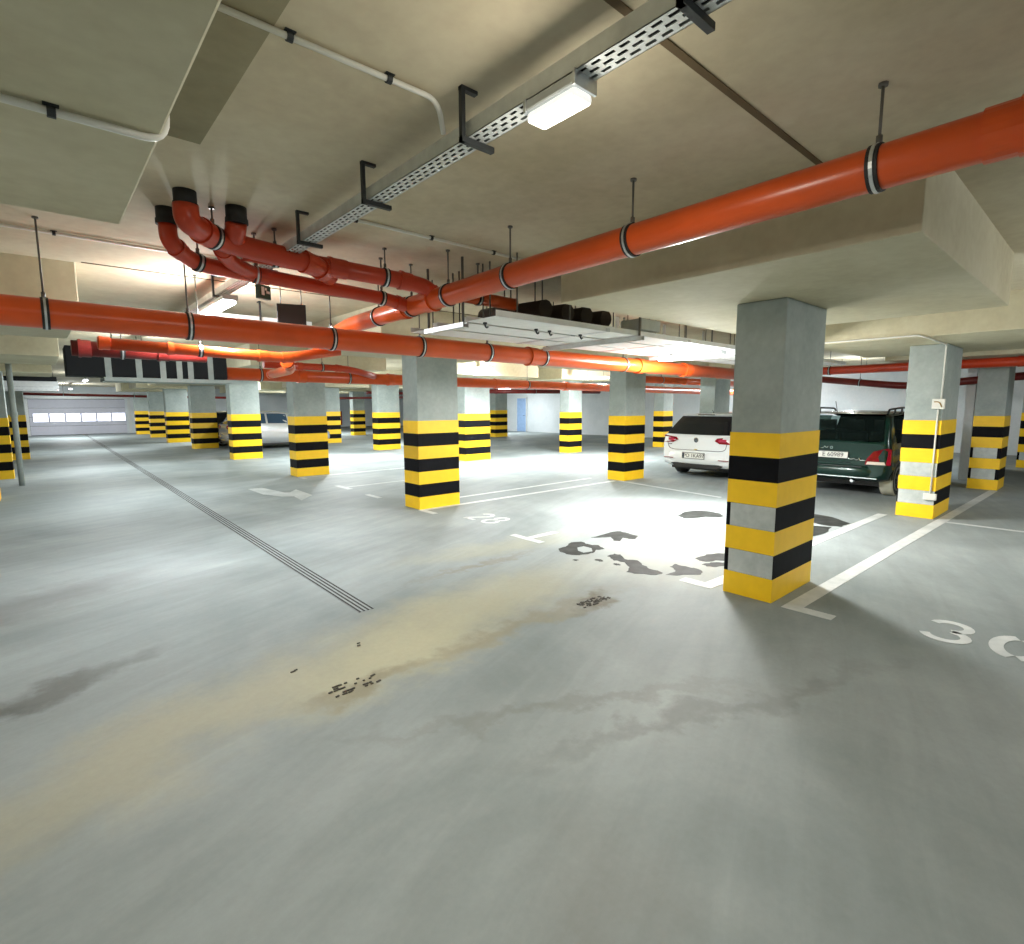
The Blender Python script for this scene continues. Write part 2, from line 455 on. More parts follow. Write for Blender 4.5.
# ------------------------------------------------------------------ floor markings
def marking(name, pts, label, cat, group=None, mat='white_paint', h=.003):
    bm = BM(); prism(bm, pts, .0005, h)
    return tag(obj(name, bm, M[mat]), label, cat, group)
def line_pts(a, b, w):
    a, b = Vector((*a,0)), Vector((*b,0)); d = (b-a).normalized(); n = Vector((-d.y, d.x, 0))*w/2
    return [((a-n).x,(a-n).y), ((b-n).x,(b-n).y), ((b+n).x,(b+n).y), ((a+n).x,(a+n).y)]
G = 'painted bay lines'
marking('parking_line', [(4.42,1.70),(13.5,1.54),(13.5,1.42),(4.54,1.57),(4.54,1.33),(4.42,1.33)], 'long white bay line ending in an L beside the nearest column', 'floor line', G)
marking('parking_line', line_pts((9.40,.2),(9.40,1.50),.08), 'thin white cross line at the right edge beyond the number 30', 'floor line', G)
marking('parking_line', [(4.40,2.62),(4.52,2.62),(4.52,2.42),(9.4,2.30),(9.4,2.18),(4.40,2.30)], 'white bay line on the left of the nearest column running to the conduit column', 'floor line', G)
marking('parking_line', [(4.40,7.25),(9.36,7.25),(9.36,7.16),(4.50,7.16),(4.50,6.82),(4.40,6.82)], 'white bay line starting at the mid-left column base, towards the hatchback column', 'floor line', G)
marking('parking_line', line_pts((9.42,7.15),(9.02,4.6),.08), 'thin white line crossing in front of the white hatchback', 'floor line', G, 'grey_paint')
marking('parking_line', [(4.38,5.02),(4.48,5.02),(4.48,4.80),(4.95,4.80),(4.95,4.70),(4.48,4.70),(4.48,4.48),(4.38,4.48)], 'short white T-shaped bay mark right of the number 28', 'floor line', G)
marking('parking_line', line_pts((5.4,7.78),(9.3,7.85),.08), 'thin white bay line just behind the mid-left column', 'floor line', G)
marking('parking_line', [(4.50,10.7),(4.62,10.7),(4.62,10.4),(8.2,10.55),(8.2,10.43),(4.62,10.3),(4.62,10.05),(4.50,10.05)], 'pale bay line with an end tick between two left columns', 'floor line', G, 'grey_paint')
marking('parking_line', [(4.45,9.2),(4.55,9.2),(4.55,8.7),(4.45,8.7)], 'short pale tick just left of the mid-left column', 'floor line', G, 'grey_paint')
marking('parking_line', [(4.42,12.55),(8.9,12.66),(8.9,12.54),(4.52,12.44),(4.52,12.2),(4.42,12.2)], 'pale bay line running from the shaded-side column', 'floor line', G, 'grey_paint')
# direction arrow (head towards the camera side, tail away)
marking('floor_arrow', [(3.04,11.45),(3.30,11.45),(3.44,10.5),(3.52,10.45),(3.74,10.75),(3.72,9.85),(3.36,9.42),(3.42,9.95),(3.25,10.05),(3.06,10.55)],
        'pale painted direction arrow on the lane floor', 'floor arrow', None, 'grey_paint')
# painted digits, read from the lane
def arc(cx, cy, rx, ry, a0, a1, n=14):
    return [(cx+rx*math.cos(math.radians(a0+(a1-a0)*i/n)), cy+ry*math.sin(math.radians(a0+(a1-a0)*i/n))) for i in range(n+1)]
def stroke(bm, path, w, tf, mi=0):
    """flat painted stroke along a 2-D path, tf maps glyph (u right, v up) to the floor"""
    L_, R_ = [], []
    for i, p in enumerate(path):
        a, b = path[max(i-1,0)], path[min(i+1,len(path)-1)]
        dx, dy = b[0]-a[0], b[1]-a[1]; l = math.hypot(dx,dy) or 1
        nx, ny = -dy/l*w/2, dx/l*w/2
        L_.append((p[0]+nx, p[1]+ny)); R_.append((p[0]-nx, p[1]-ny))
    for z in (.0032,):
        va = [bm.verts.new((*tf(*p), z)) for p in L_]; vb = [bm.verts.new((*tf(*p), z)) for p in R_]
        wa = [bm.verts.new((*tf(*p), .0005)) for p in L_]; wb = [bm.verts.new((*tf(*p), .0005)) for p in R_]
        for i in range(len(path)-1):
            bm.faces.new((va[i],va[i+1],vb[i+1],vb[i]))
            bm.faces.new((wa[i],wa[i+1],va[i+1],va[i])); bm.faces.new((wb[i],wb[i+1],vb[i+1],vb[i]))
def digit(bm, ch, ox, oy, h, w, s):
    # glyph box w x h, u to the right = -Y, v up = +X
    tf = lambda u, v: (ox + v, oy - u)
    if ch == '3':
        stroke(bm, arc(w*.45, h*.74, w*.40, h*.22, 165, -80), s, tf); stroke(bm, arc(w*.45, h*.27, w*.45, h*.24, 80, -165), s, tf)
    if ch == '0':
        stroke(bm, arc(w/2, h/2, w*.42, h*.44, 100, 260), s*1.25, tf); stroke(bm, arc(w/2, h/2, w*.42, h*.44, 80, -80), s*1.25, tf)
    if ch == '2':
        stroke(bm, arc(w/2, h*.72, w*.40, h*.24, 165, -35) + [(w*.1, h*.06)], s, tf); stroke(bm, [(w*.05,h*.05),(w*.95,h*.05)], s, tf)
    if ch == '8':
        stroke(bm, arc(w/2, h*.74, w*.34, h*.21, 90, 450), s, tf); stroke(bm, arc(w/2, h*.27, w*.42, h*.23, 90, 450), s, tf)
for txt, ox, oy, h, lab in (('30', 4.60, .81, .46, 'large white painted bay number 30 on the floor at right'),
                            ('28', 4.60, 6.32, .46, 'white painted bay number 28 on the floor in front of the mid-left column')):
    root = empty('bay_number', (ox, oy, 0)); tag(root, lab, 'floor number')
    for i, ch in enumerate(txt):
        bm = BM(); digit(bm, ch, 0, -i*.36, h, .26, .062); obj('digit', bm, M['white_paint'], root)

# slotted drain in the lane
dr = empty('drain_channel', (1.865, 3.90, 0)); tag(dr, 'long slotted drain channel running up the lane to the gate', 'drain')
dr.rotation_euler = (0, 0, math.atan2(-.24, 38))
bm = BM(); box(bm, -.068, .068, 0, 37.9, -.01, .002); obj('channel_frame', bm, M['drain'], dr)
for i in range(4):
    x = -.054 + i*.036
    bm = BM(); box(bm, x-.008, x+.008, 0, 37.9, -.005, .0032); obj('slot', bm, M['slot'], dr)

# wet oily stains in the bright bay (outlines measured on the floor)
def stain(name, pts, label, hole=None, group='dark wet stains in the bright bay'):
    rnd = random.Random(len(pts)*7+int(pts[0][0]*100)); P = []
    for a, b in zip(pts, pts[1:]+pts[:1]):          # ragged subdivision
        for t in (0, .33, .67):
            P.append((lerp2(a[0],b[0],t)+rnd.uniform(-.012,.012), lerp2(a[1],b[1],t)+rnd.uniform(-.012,.012)))
    cx_, cy_ = sum(p[0] for p in P)/len(P), sum(p[1] for p in P)/len(P)
    cu = bpy.data.curves.new(name, 'CURVE'); cu.dimensions = '2D'; cu.fill_mode = 'BOTH'; cu.extrude = .0009
    for loop in [P] + ([hole] if hole else []):
        sp = cu.splines.new('POLY'); sp.points.add(len(loop)-1); sp.use_cyclic_u = True
        for q, p in zip(sp.points, loop): q.co = (p[0]-cx_, p[1]-cy_, 0, 1)
    t = bpy.data.objects.new('t', cu); COL.objects.link(t); dg = bpy.context.evaluated_depsgraph_get(); dg.update()
    me = bpy.data.meshes.new_from_object(t.evaluated_get(dg)); COL.objects.unlink(t); bpy.data.objects.remove(t)
    me.name = name; me.materials.clear(); me.materials.append(M['puddle'])
    o = bpy.data.objects.new(name, me); COL.objects.link(o); o.location = (cx_, cy_, .0014)
    return tag(o, label, 'stain', group)
def lerp2(a, b, t): return a+(b-a)*t
stain('wet_stain', [(4.38,4.17),(4.51,4.17),(4.7,4.26),(4.82,4.19),(4.78,4.04),(4.83,3.94),(4.76,3.8),(4.66,3.83),(4.55,3.77),(4.42,3.8),(4.31,3.84),(4.29,3.94),(4.31,4.06)],
      'ring-shaped dark wet stain with a pale centre, leftmost of the stains', [(4.58,4.05),(4.68,4.04),(4.68,3.92),(4.58,3.82),(4.46,3.85),(4.48,3.95)])
stain('wet_stain', [(5.06,4.24),(5.34,4.26),(5.5,4.26),(5.6,4.21),(5.58,4.08),(5.57,3.9),(5.4,3.83),(5.36,3.89),(5.35,3.97),(5.18,3.9),(5.15,3.98),(5.28,4.1),(5.18,4.16)], 'dark wet stain behind the ring-shaped stain')
stain('wet_stain', [(4.56,3.59),(4.69,3.59),(4.7,3.5),(4.59,3.39),(4.65,3.26),(4.56,3.13),(4.5,3.01),(4.51,2.93),(4.48,2.85),(4.39,2.85),(4.28,2.99),(4.25,3.1),(4.4,3.18),(4.5,3.33),(4.48,3.44),(4.54,3.54)], 'long dark wet stain in front, reaching towards the nearest column')
stain('wet_stain', [(4.71,2.91),(4.83,2.93),(4.84,2.85),(4.86,2.72),(4.83,2.62),(4.71,2.56),(4.6,2.66),(4.52,2.71),(4.45,2.8),(4.6,2.79),(4.66,2.8)], 'dark wet stain at the end of the long stain, by the bay line corner')
stain('wet_stain', [(7.06,4.26),(7.39,4.33),(7.6,4.26),(7.69,4.09),(7.65,3.92),(7.52,3.75),(7.39,3.77),(7.27,3.92),(7.02,4.0),(6.93,4.08)], 'wide dark wet stain in front of the white hatchback')
stain('wet_stain', [(5.19,2.89),(5.43,2.89),(5.53,2.85),(5.62,2.76),(5.65,2.68),(5.38,2.57),(5.27,2.71),(5.15,2.76),(5.14,2.83)], 'dark wet stain meeting the left edge of the nearest column')
stain('wet_stain', [(5.04,2.74),(5.17,2.7),(5.3,2.6),(5.23,2.52),(5.06,2.6),(5.01,2.68)], 'small faint wet patch just below the stain at the nearest column')
stain('wet_stain', [(8.67,3.02),(8.61,2.66),(8.32,2.36),(8.0,2.37),(7.93,2.54),(8.04,2.8)], 'dark wet stain right of the nearest column, closer to the green van')
stain('wet_stain', [(7.77,2.7),(7.88,2.45),(7.45,2.37),(7.03,2.45),(7.2,2.6)], 'dark wet stain right of the nearest column, closer to the bay line')
for x, y, r, lab in ((4.36,3.55,.05,'largest dark drip in front of the ring-shaped stain'), (4.38,3.33,.04,'dark drip beside the long stain'), (4.18,3.72,.025,'tiny dark drip left of the other drips')):
    stain('oil_drip', [(x+r*math.cos(t)*.7, y+r*math.sin(t)) for t in [k_*PI/4 for k_ in range(8)]], lab, group='small drips beside the wet stains')
# lumps of mud dropped from tyre treads
def treads(name, spots, label):
    bm = BM()
    for (x, y, l, r) in spots:
        R = Matrix.Rotation(r, 3, 'Z'); obox(bm, (x, y, .003), (l, .011, .006), R)
    return tag(obj(name, bm, M['mud'], bevel=.001), label, 'mud mark', 'tread mud on the lane floor', 'stuff')
rnd = random.Random(4)
treads('tread_mark', [(1.12+.30*rnd.random(), 2.875+.022*rnd.choice((-3,-2,0,1,2)), rnd.uniform(.012,.035), rnd.uniform(-.1,.3)) for _ in range(26)], 'row of small dark mud dashes on the near floor')
treads('tread_mark', [(1.545,3.375,.022,0),(1.53,3.34,.022,0)], 'pair of dark mud specks just past the end of the drain')
treads('tread_mark', [(1.06,3.27,.03,.1),(1.08,3.28,.02,.2)], 'single dark mud speck left of the row of dashes')
treads('tread_mark', [(3.22+.33*rnd.random(), 2.74+.12*rnd.random(), rnd.uniform(.01,.03), rnd.uniform(-.3,.3)) for _ in range(60)], 'dense patch of dark mud crumbs left of the nearest column')

# ------------------------------------------------------------------ pipes
def point_at(pts, s):
    """point and direction at arc length s along a polyline"""
    pts = [Vector(p) for p in pts]
    for a, b in zip(pts, pts[1:]):
        l = (b-a).length
        if s <= l: return a + (b-a)*(s/l), (b-a).normalized()
        s -= l
    return pts[-1], (pts[-1]-pts[-2]).normalized()

def pipe(name, path, r, label, mat='orange', rad=.12, sockets=(), clamps=(), cat='pipe', top=CEIL, group='orange drain pipes', seg=22):
    pts = fillet(path, rad)
    bm = BM(); tube(bm, pts, r, seg)
    root = obj(name, bm, M[mat]); tag(root, label, cat, group)
    for s in sockets:
        s, ln = s if isinstance(s, tuple) else (s, .11)
        p, d_ = point_at(pts, s)
        bm = BM(); hoop(bm, p, d_, r*.98, r*1.10, ln); hoop(bm, p - d_*(ln/2-.012), d_, r*1.0, r*1.17, .026)
        o = obj('coupling', bm, M[mat], root)
    for cl in clamps:
        s, tz = cl if isinstance(cl, tuple) else (cl, top)
        p, d_ = point_at(pts, s)
        bm = BM(); hoop(bm, p, d_, r*.99, r+.007, .042); c_ = obj('pipe_clamp', bm, M['rubber'], root)
        bm = BM(); hoop(bm, p, d_, r+.006, r+.010, .013); obj('steel_strap', bm, M['steel'], c_)
        if tz:
            bm = BM(); tube(bm, [p+Vector((0,0,r+.006)), (p.x,p.y,tz)], .006, 8)
            tube(bm, [p+Vector((0,0,r)), p+Vector((0,0,r+.04))], .012, 6); tube(bm, [(p.x,p.y,tz-.012),(p.x,p.y,tz)], .018, 8)
            obj('hanger_rod', bm, M['rod'], c_)
    return root

# main pipe running along the lane side (from over the near column to the elbow)
pipe('drain_pipe', [(2.62,-1.6,2.60),(2.62,.42,2.585),(2.62,3.0,2.56),(2.62,5.62,2.505),(2.60,5.90,2.45),(2.46,6.12,2.27)], .084,
     'big orange drain pipe crossing the ceiling from the top right corner', 'orange', .15,
     sockets=[(1.95,.12),(5.62,.12),(6.05,.10)], clamps=[2.34,3.53,4.58,5.35,5.93,6.55])
# second big pipe crossing under it from the left edge
pipe('drain_pipe', [(-6,4.9,2.29),(0,4.9,2.275),(6.5,4.9,2.23),(12.5,4.9,2.20)], .10,
     'big orange drain pipe crossing the whole view from the left edge', 'orange', .2,
     sockets=[(3.9,.12),(10.65,.14),(12.9,.14),(14.2,.2)], clamps=[6.1,6.95,8.1,9.05,9.95,(10.85,None),12.5])
# risers and branches in the upper left cluster
pipe('drain_pipe', [(.76,3.76,2.82),(.76,3.76,2.735),(.95,3.98,2.715),(1.62,4.02,2.675),(1.80,4.17,2.645)], .070,
     'red branch pipe with elbow under the foremost black ceiling collar', 'redpipe', .14, sockets=[(.26,.09),(.98,.10),(1.12,.08)], clamps=[.33], group='red pipes in the corner cluster')
pipe('drain_pipe', [(1.16,4.14,2.715),(2.40,4.02,2.665),(2.57,3.99,2.635),(2.62,3.95,2.56)], .066,
     'upper of the two parallel red pipes joining the big orange pipe', 'redpipe', .1, sockets=[(.66,.14),(1.22,.10),(1.5,.09)], clamps=[.22,1.05], group='red pipes in the corner cluster')
pipe('drain_pipe', [(.73,4.16,2.82),(.73,4.16,2.70),(.90,4.32,2.62),(2.38,4.32,2.565),(2.59,4.34,2.53)], .054,
     'lower of the two parallel red pipes joining the big orange pipe', 'redpipe', .13, sockets=[(.2,.06),(.78,.10),(1.95,.10)], clamps=[.36,.74,1.76], group='red pipes in the corner cluster')
pipe('drain_pipe', [(1.00,4.02,2.70),(1.08,4.20,2.645),(1.32,4.33,2.60)], .052,
     'short red angled pipe linking the corner pipes', 'redpipe', .1, sockets=[(.1,.06)], group='red pipes in the corner cluster')
pipe('drain_pipe', [(1.06,3.86,2.82),(1.06,3.90,2.76),(1.08,4.0,2.725)], .064,
     'short red stub under the right black ceiling collar', 'redpipe', .05, group='red pipes in the corner cluster')
for (x, y, lab) in ((.76,3.76,'black pipe collar at the ceiling, tallest of the three'), (.73,4.16,'black pipe collar at the ceiling, left of the three'), (1.06,3.85,'black pipe collar at the ceiling, right of the three')):
    bm = BM(); tube(bm, [(x,y,2.80),(x,y,CEIL+.01)], .062, 22); hoop(bm, (x,y,2.815), (0,0,1), .06, .067, .03)
    tag(obj('pipe_collar', bm, M['rubber']), lab, 'pipe collar', 'black collars where pipes enter the ceiling')
pipe('drain_pipe', [(2.71,3.92,2.60),(3.50,3.92,2.595)], .055, 'orange pipe section behind the big pipe, vanishing over the concrete panel', 'orange', sockets=[(.1,.1)], clamps=[.35])
# pipes below and behind the crossing pipe
pipe('drain_pipe', [(.45,6.02,2.205),(1.9,6.02,2.165),(2.05,6.0,2.16),(2.62,5.9,2.26)], .052, 'light orange pipe slung under the crossing pipe, ending in a Y branch', 'orange', .06,
     sockets=[(.05,.08),(.55,.05),(1.38,.10),(1.62,.10)], clamps=[(.8,CEIL)])
pipe('drain_pipe', [(.30,6.75,2.21),(1.45,6.75,2.20)], .075, 'short dark red pipe under the crossing pipe at left', 'redpaint', sockets=[(.1,.1),(.75,.1)], clamps=[(.4,DROP)], group='red pipes further back')
pipe('drain_pipe', [(2.10,6.1,2.13),(2.42,6.9,2.10),(2.7,8.6,2.12),(3.1,9.75,2.18)], .062, 'orange pipe running back from the Y branch to the rear pipe', 'orange', .3, sockets=[(.12,.12),(2.4,.1)])
pipe('drain_pipe', [(2.05,9.9,2.19),(9.5,9.9,2.155),(21.5,9.9,2.10)], .105, 'orange pipe crossing behind the mid-left column', 'orange',
     sockets=[(.06,.14),(1.6,.14),(3.4,.14),(6.2,.14),(8.6,.14)], clamps=[.9,2.5,4.6,7.2])
pipe('drain_pipe', [(2.9,9.55,2.34),(4.4,9.55,2.33),(5.0,9.72,2.22)], .06, 'curved dark red pipe above the rear orange pipe', 'redpipe', .3, sockets=[(.6,.1),(1.3,.1)], clamps=[1.0], group='red pipes further back')
pipe('drain_pipe', [(10.7,8.3,2.31),(19.5,8.3,2.30)], .09, 'orange pipe above the roof of the white hatchback', 'orange', sockets=[(1.0,.14),(3.2,.14)], clamps=[2.0,5.0])
pipe('drain_pipe', [(12.75,-6,2.39),(12.75,5.2,2.35)], .085, 'orange-red pipe crossing above the green van towards the right edge', 'redpipe', sockets=[(7.2,.12),(10.6,.12)], clamps=[6.6,10.2], group='red pipes further back')
pipe('drain_pipe', [(14.75,-5,2.28),(14.75,1.4,2.19),(14.75,3.2,2.03),(14.75,5.2,2.28)], .08, 'dark red sagging pipe low behind the conduit column', 'redpaint', .4, sockets=[(6.6,.12)], clamps=[3.5,6.2,9.2], group='red pipes further back')
pipe('sprinkler_pipe', [(-.9,36,2.33),(5.4,36,2.22),(9.5,36,2.18)], .07, 'dark red pipe running above the garage gate', 'redpaint', sockets=[(3.0,.12),(6.0,.12)], clamps=[2.0,5.0], group='red pipes further back')
pipe('sprinkler_pipe', [(10.0,26,2.02),(16.5,26,2.14)], .06, 'thin red pipe above the distant striped column', 'redpaint', sockets=[(2.0,.12)], clamps=[1.0,4.0], group='red pipes further back')
pipe('sprinkler_pipe', [(12.6,25.4,2.33),(17.5,25.4,2.30)], .07, 'thin dark red pipe high above the distant columns', 'redpaint', clamps=[1.0,3.0], group='red pipes further back')
pipe('sprinkler_pipe', [(11.5,15.6,2.16),(19,15.6,2.24)], .08, 'dark red pipe in front of the far bright wall', 'redpaint', sockets=[(1.5,.12)], clamps=[1.0,3.5], group='red pipes further back')

# thin white conduits on the ceiling
def conduit(path, label, r=.011, clips=()):
    pts = fillet(path, .07); bm = BM(); tube(bm, pts, r, 10)
    root = obj('ceiling_conduit', bm, M['pvc']); tag(root, label, 'conduit', 'white conduits fixed to the ceiling')
    for s in clips:
        p, d_ = point_at(pts, s); bm = BM(); hoop(bm, p, d_, r, r+.006, .02, 10); box(bm, p.x-.018, p.x+.018, p.y-.018, p.y+.018, p.z+r, p.z+.02); obj('conduit_clip', bm, M['darksteel'], root)
conduit([(-1.6,2.04,2.455),(.376,2.04,2.455),(.376,2.04,2.885),(.5,2.01,2.885)], 'white conduit bending around the edge of the left concrete panel', clips=[1.2,1.7])
conduit([(.40,1.99,2.885),(1.34,1.97,2.885),(1.40,2.02,2.79)], 'white conduit running across the ceiling to the cable tray', clips=[.35,.72])
conduit([(1.62,3.53,2.885),(3.3,3.53,2.885)], 'white conduit on the ceiling right of the cable tray', clips=[.1,.7,1.3])
conduit([(-3.0,5.2,2.885),(1.35,5.2,2.885)], 'white conduit on the ceiling above the left end of the crossing pipe', clips=[2.0,3.2])

# ------------------------------------------------------------------ perforated cable trays
def tray(x0, x1, y0, y1, z, label, axis='Y', h=.06, mat='zinc', slots=True, hangers=(), group='perforated cable trays'):
    """U-shaped tray with rows of slots in its base; long axis Y or X, built from strips so the slots are real holes"""
    W = (x1-x0) if axis == 'Y' else (y1-y0); Ln = (y1-y0) if axis == 'Y' else (x1-x0)
    root = empty('cable_tray', (x0, y0, z)); tag(root, label, 'cable tray', group)
    T = (lambda a, b: (a, b)) if axis == 'Y' else (lambda a, b: (b, a))
    def bx(bm, a0, a1, b0, b1, z0, z1):
        (xa, ya), (xb, yb) = T(a0, b0), T(a1, b1); box(bm, xa, xb, ya, yb, z0, z1)
    bm = BM()
    bx(bm, 0, .003, 0, Ln, 0, h); bx(bm, W-.003, W, 0, Ln, 0, h)
    if slots:
        rows = 3; sw = .013; gap = (W - rows*sw)/(rows+1)
        for i in range(rows+1):
            a = i*(gap+sw); bx(bm, a, a+gap, 0, Ln, 0, .002)
        n = int(Ln/.056)
        for i in range(rows):
            a = gap + i*(gap+sw)
            for j in range(n):
                b = j*.056 + (.028 if i == 1 else 0); bx(bm, a, a+sw, b, b+.020, 0, .002)
    else: bx(bm, 0, W, 0, Ln, 0, .002)
    obj('tray_channel', bm, M[mat], root)
    if slots:
        bm = BM(); bx(bm, .006, W-.006, 0, Ln, h*.5, h*.5+.02); obj('cable_bundle', bm, M['rubber'], root)
    for hgr in hangers:
        bm = BM()
        bx(bm, -.03, W+.04, hgr-.012, hgr+.012, -.024, -.002)
        bx(bm, -.03, -.012, hgr-.010, hgr+.010, -.024, CEIL-z)
        bx(bm, -.03, .05, hgr-.012, hgr+.012, CEIL-z-.014, CEIL-z)
        obj('tray_bracket', bm, M['darksteel'], root)
    return root
tray(1.395, 1.49, -2.2, 9.5, 2.715, 'long perforated cable tray carrying the near lamp across the ceiling', mat='old_zinc', hangers=[3.07,4.05,4.92,5.85,6.75,8.1])
# wide service trays behind the big pipe
GW = 'wide white service trays in the middle'
for y0, y1, lab in ((3.42,3.82,'wide white cable tray, nearest of the three side by side'), (3.88,4.28,'wide white cable tray, middle of the three side by side'), (4.34,4.74,'wide white cable tray, farthest of the three side by side')):
    root = tray(2.85, 11.2, y0, y1, 2.362, lab, 'X', .05, 'white_tray', False, group=GW)
    rods([(x, y) for x in (.25, .9, 2.0, 3.5, 5.0, 6.5) for y in (.02, y1-y0-.02)], 0, CEIL-2.362, .007, root)
    for x in (1.4,2.9,4.4,5.9):
        bm = BM(); box(bm, x, x+.06, -.004, y1-y0+.004, -.004, .03); obj('joint_plate', bm, M['steel'], root)
for i, (x, lab) in enumerate(((2.80,'steel support channel poking out at the left end of the service trays'), (4.75,'steel support channel under the service trays above the mid column'), (7.0,'steel support channel under the service trays at right'))):
    y_, l_ = (3.80, .62) if i == 0 else (3.36, 1.44)
    o = empty('support_channel', (x, y_, 2.31)); tag(o, lab, 'support channel', 'steel channels under the service trays')
    bm = BM(); box(bm, 0, .06, 0, l_, 0, .004); box(bm, 0, .004, 0, l_, 0, .045); box(bm, .056, .06, 0, l_, 0, .045); obj('channel', bm, M['zinc'], o)
    bm = BM(); bm.free(); rods([(.03,.04),(.03,l_-.04)], 0, CEIL-2.31, .012, o)
# flat hangers seen against the lit ceiling, with a narrow ladder tray
ld = empty('ladder_tray', (6.0, 4.9, 2.62)); tag(ld, 'ladder cable tray with flat hangers seen against the bright ceiling', 'ladder tray')
bm = BM(); box(bm, 0, 6, 0, .02, 0, .06); box(bm, 0, 6, .38, .40, 0, .06); obj('side_rail', bm, M['zinc'], ld)
for i in range(14):
    bm = BM(); box(bm, .2+i*.42, .24+i*.42, .02, .38, .01, .035); obj('rung', bm, M['zinc'], ld)
for i in range(5):
    bm = BM(); box(bm, .3+i*1.2, .38+i*1.2, -.004, .0, -.02, CEIL-2.62); obj('flat_hanger', bm, M['zinc'], ld)
# junction box on the trays
bm = BM(); box(bm, 4.9, 5.25, 3.46, 3.74, 2.44, 2.56); o = obj('junction_box', bm, M['zinc'], bevel=.01); tag(o, 'grey junction box lying on the nearest wide tray', 'junction box')
# dark lagged stubs hanging over the trays
for i, x in enumerate((3.62, 3.92, 4.20, 4.50)):
    bm = BM(); tube(bm, [(x,3.62,2.53),(x+.05,4.6,2.58)], .085, 12)
    tag(obj('lagged_pipe', bm, M['lag']), 'dark lagged pipe over the service trays, %s of four' % ('leftmost','second from left','third from left','rightmost')[i], 'pipe', 'dark lagged pipes over the trays')
# little black hooks / sprinkler heads under the trays
for i, (x, lab) in enumerate(((3.0,'small black hook under the service trays, leftmost'), (3.62,'small black hook under the service trays, second from left'), (3.8,'small black hook under the service trays, third from left'), (4.25,'small black hook under the service trays, rightmost'))):
    bm = BM(); tube(bm, fillet([(x,3.75,2.364),(x,3.75,2.335),(x+.018,3.75,2.318),(x+.036,3.75,2.33)], .012), .008, 8); hoop(bm, (x,3.75,2.354), (0,0,1), .006, .018, .016, 12)
    tag(obj('cable_hook', bm, M['trim_black']), lab, 'hook', 'black hooks under the trays')

# cross tray in the next bay at left, under the bright lamp
tray(1.62, 2.75, 7.0, 7.12, 2.66, 'short perforated cable tray crossing below the bright left lamp', 'X', hangers=[.5])

# signs hanging near the cross tray
s = empty('hanging_sign', (2.0, 5.6, 2.40)); tag(s, 'black hanging sign panel seen from behind above the crossing pipe', 'sign')
bm = BM(); obox(bm, (0,0,.12), (.27,.035,.27), Matrix.Rotation(-.35,3,'Z')); obj('sign_panel', bm, M['trim_black'], s, bevel=.004)
bm = BM(); bm.free(); rods([(.09,-.03),(-.09,.03)], .25, .5, .005, s)
s = empty('exit_sign', (1.60, 5.15, 2.58)); tag(s, 'small dark green emergency sign box hanging beside the bright left lamp', 'sign')
bm = BM(); obox(bm, (0,0,.07), (.13,.05,.12), Matrix.Rotation(.5,3,'Z')); obj('sign_box', bm, M['sign_green'], s, bevel=.004)
bm = BM()
R = Matrix.Rotation(.5,3,'Z')
obox(bm, R @ Vector((-.03,-.027,.075)) , (.03,.004,.07), R); obox(bm, R @ Vector((.03,-.027,.07)), (.04,.004,.02), R); obox(bm, R @ Vector((.005,-.027,.095)), (.02,.004,.02), R)
obj('pictogram', bm, M['sign_white'], s)
bm = BM(); tube(bm, [(0,0,.12),(0,0,CEIL-2.58)], .005, 8); obj('hanger_rod', bm, M['rod'], s)

# ------------------------------------------------------------------ black duct with straps and gate-side duct
d = empty('ventilation_duct', (.55, 9.0, 1.99)); tag(d, 'black rectangular duct with grey straps under the ceiling at left', 'duct')
bm = BM(); box(bm, -.22, 1.66, 0, .5, .06, .44); obj('duct_body', bm, M['duct'], d, bevel=.01)
bm = BM(); box(bm, .16, 1.72, -.05, .55, 0, .05); obj('duct_frame', bm, M['column'], d)
for x in (.18,.52,.80,1.0,1.14,1.40):
    bm = BM(); box(bm, x, x+.07, -.012, 0, .05, .44); obj('strap', bm, M['column'], d)
bm = BM(); bm.free(); rods([(.3,.25),(1.4,.25)], .42, CEIL-1.99, .008, d)
d = empty('ventilation_duct', (-.62, 20, 2.10)); tag(d, 'grey ribbed duct box above the lane in front of the gate', 'duct')
bm = BM(); box(bm, 0, 1.15, 0, 1.0, 0, .15); box(bm, 0, 1.15, .03, .97, .15, .27); obj('duct_body', bm, M['zinc'], d)
bm = BM(); box(bm, -.01, 1.16, -.01, 0, .02, .05); box(bm, -.01, 1.16, -.01, 0, .10, .13); obj('rib', bm, M['steel'], d)
bm = BM(); box(bm, .0, 1.12, -.005, .9, .27, .40); obj('dark_opening', bm, M['duct'], d)
bm = BM(); bm.free(); rods([(.1,.5),(1.05,.5)], .27, CEIL-2.10, .01, d)

# red hydrant cabinet on the back wall
h = empty('hydrant_cabinet', (18.1, 41.98, .15)); tag(h, 'red hydrant cabinet on the far wall', 'cabinet')
bm = BM(); box(bm, -.4, .4, -.22, 0, 0, 1.1); obj('cabinet_body', bm, M['red_box'], h, bevel=.01)
bm = BM(); box(bm, -.36, .36, -.235, -.22, .05, 1.05); dd = obj('door', bm, M['red_box'], h, bevel=.005)
bm = BM(); box(bm, .26, .31, -.26, -.235, .5, .62); obj('handle', bm, M['chrome'], dd)

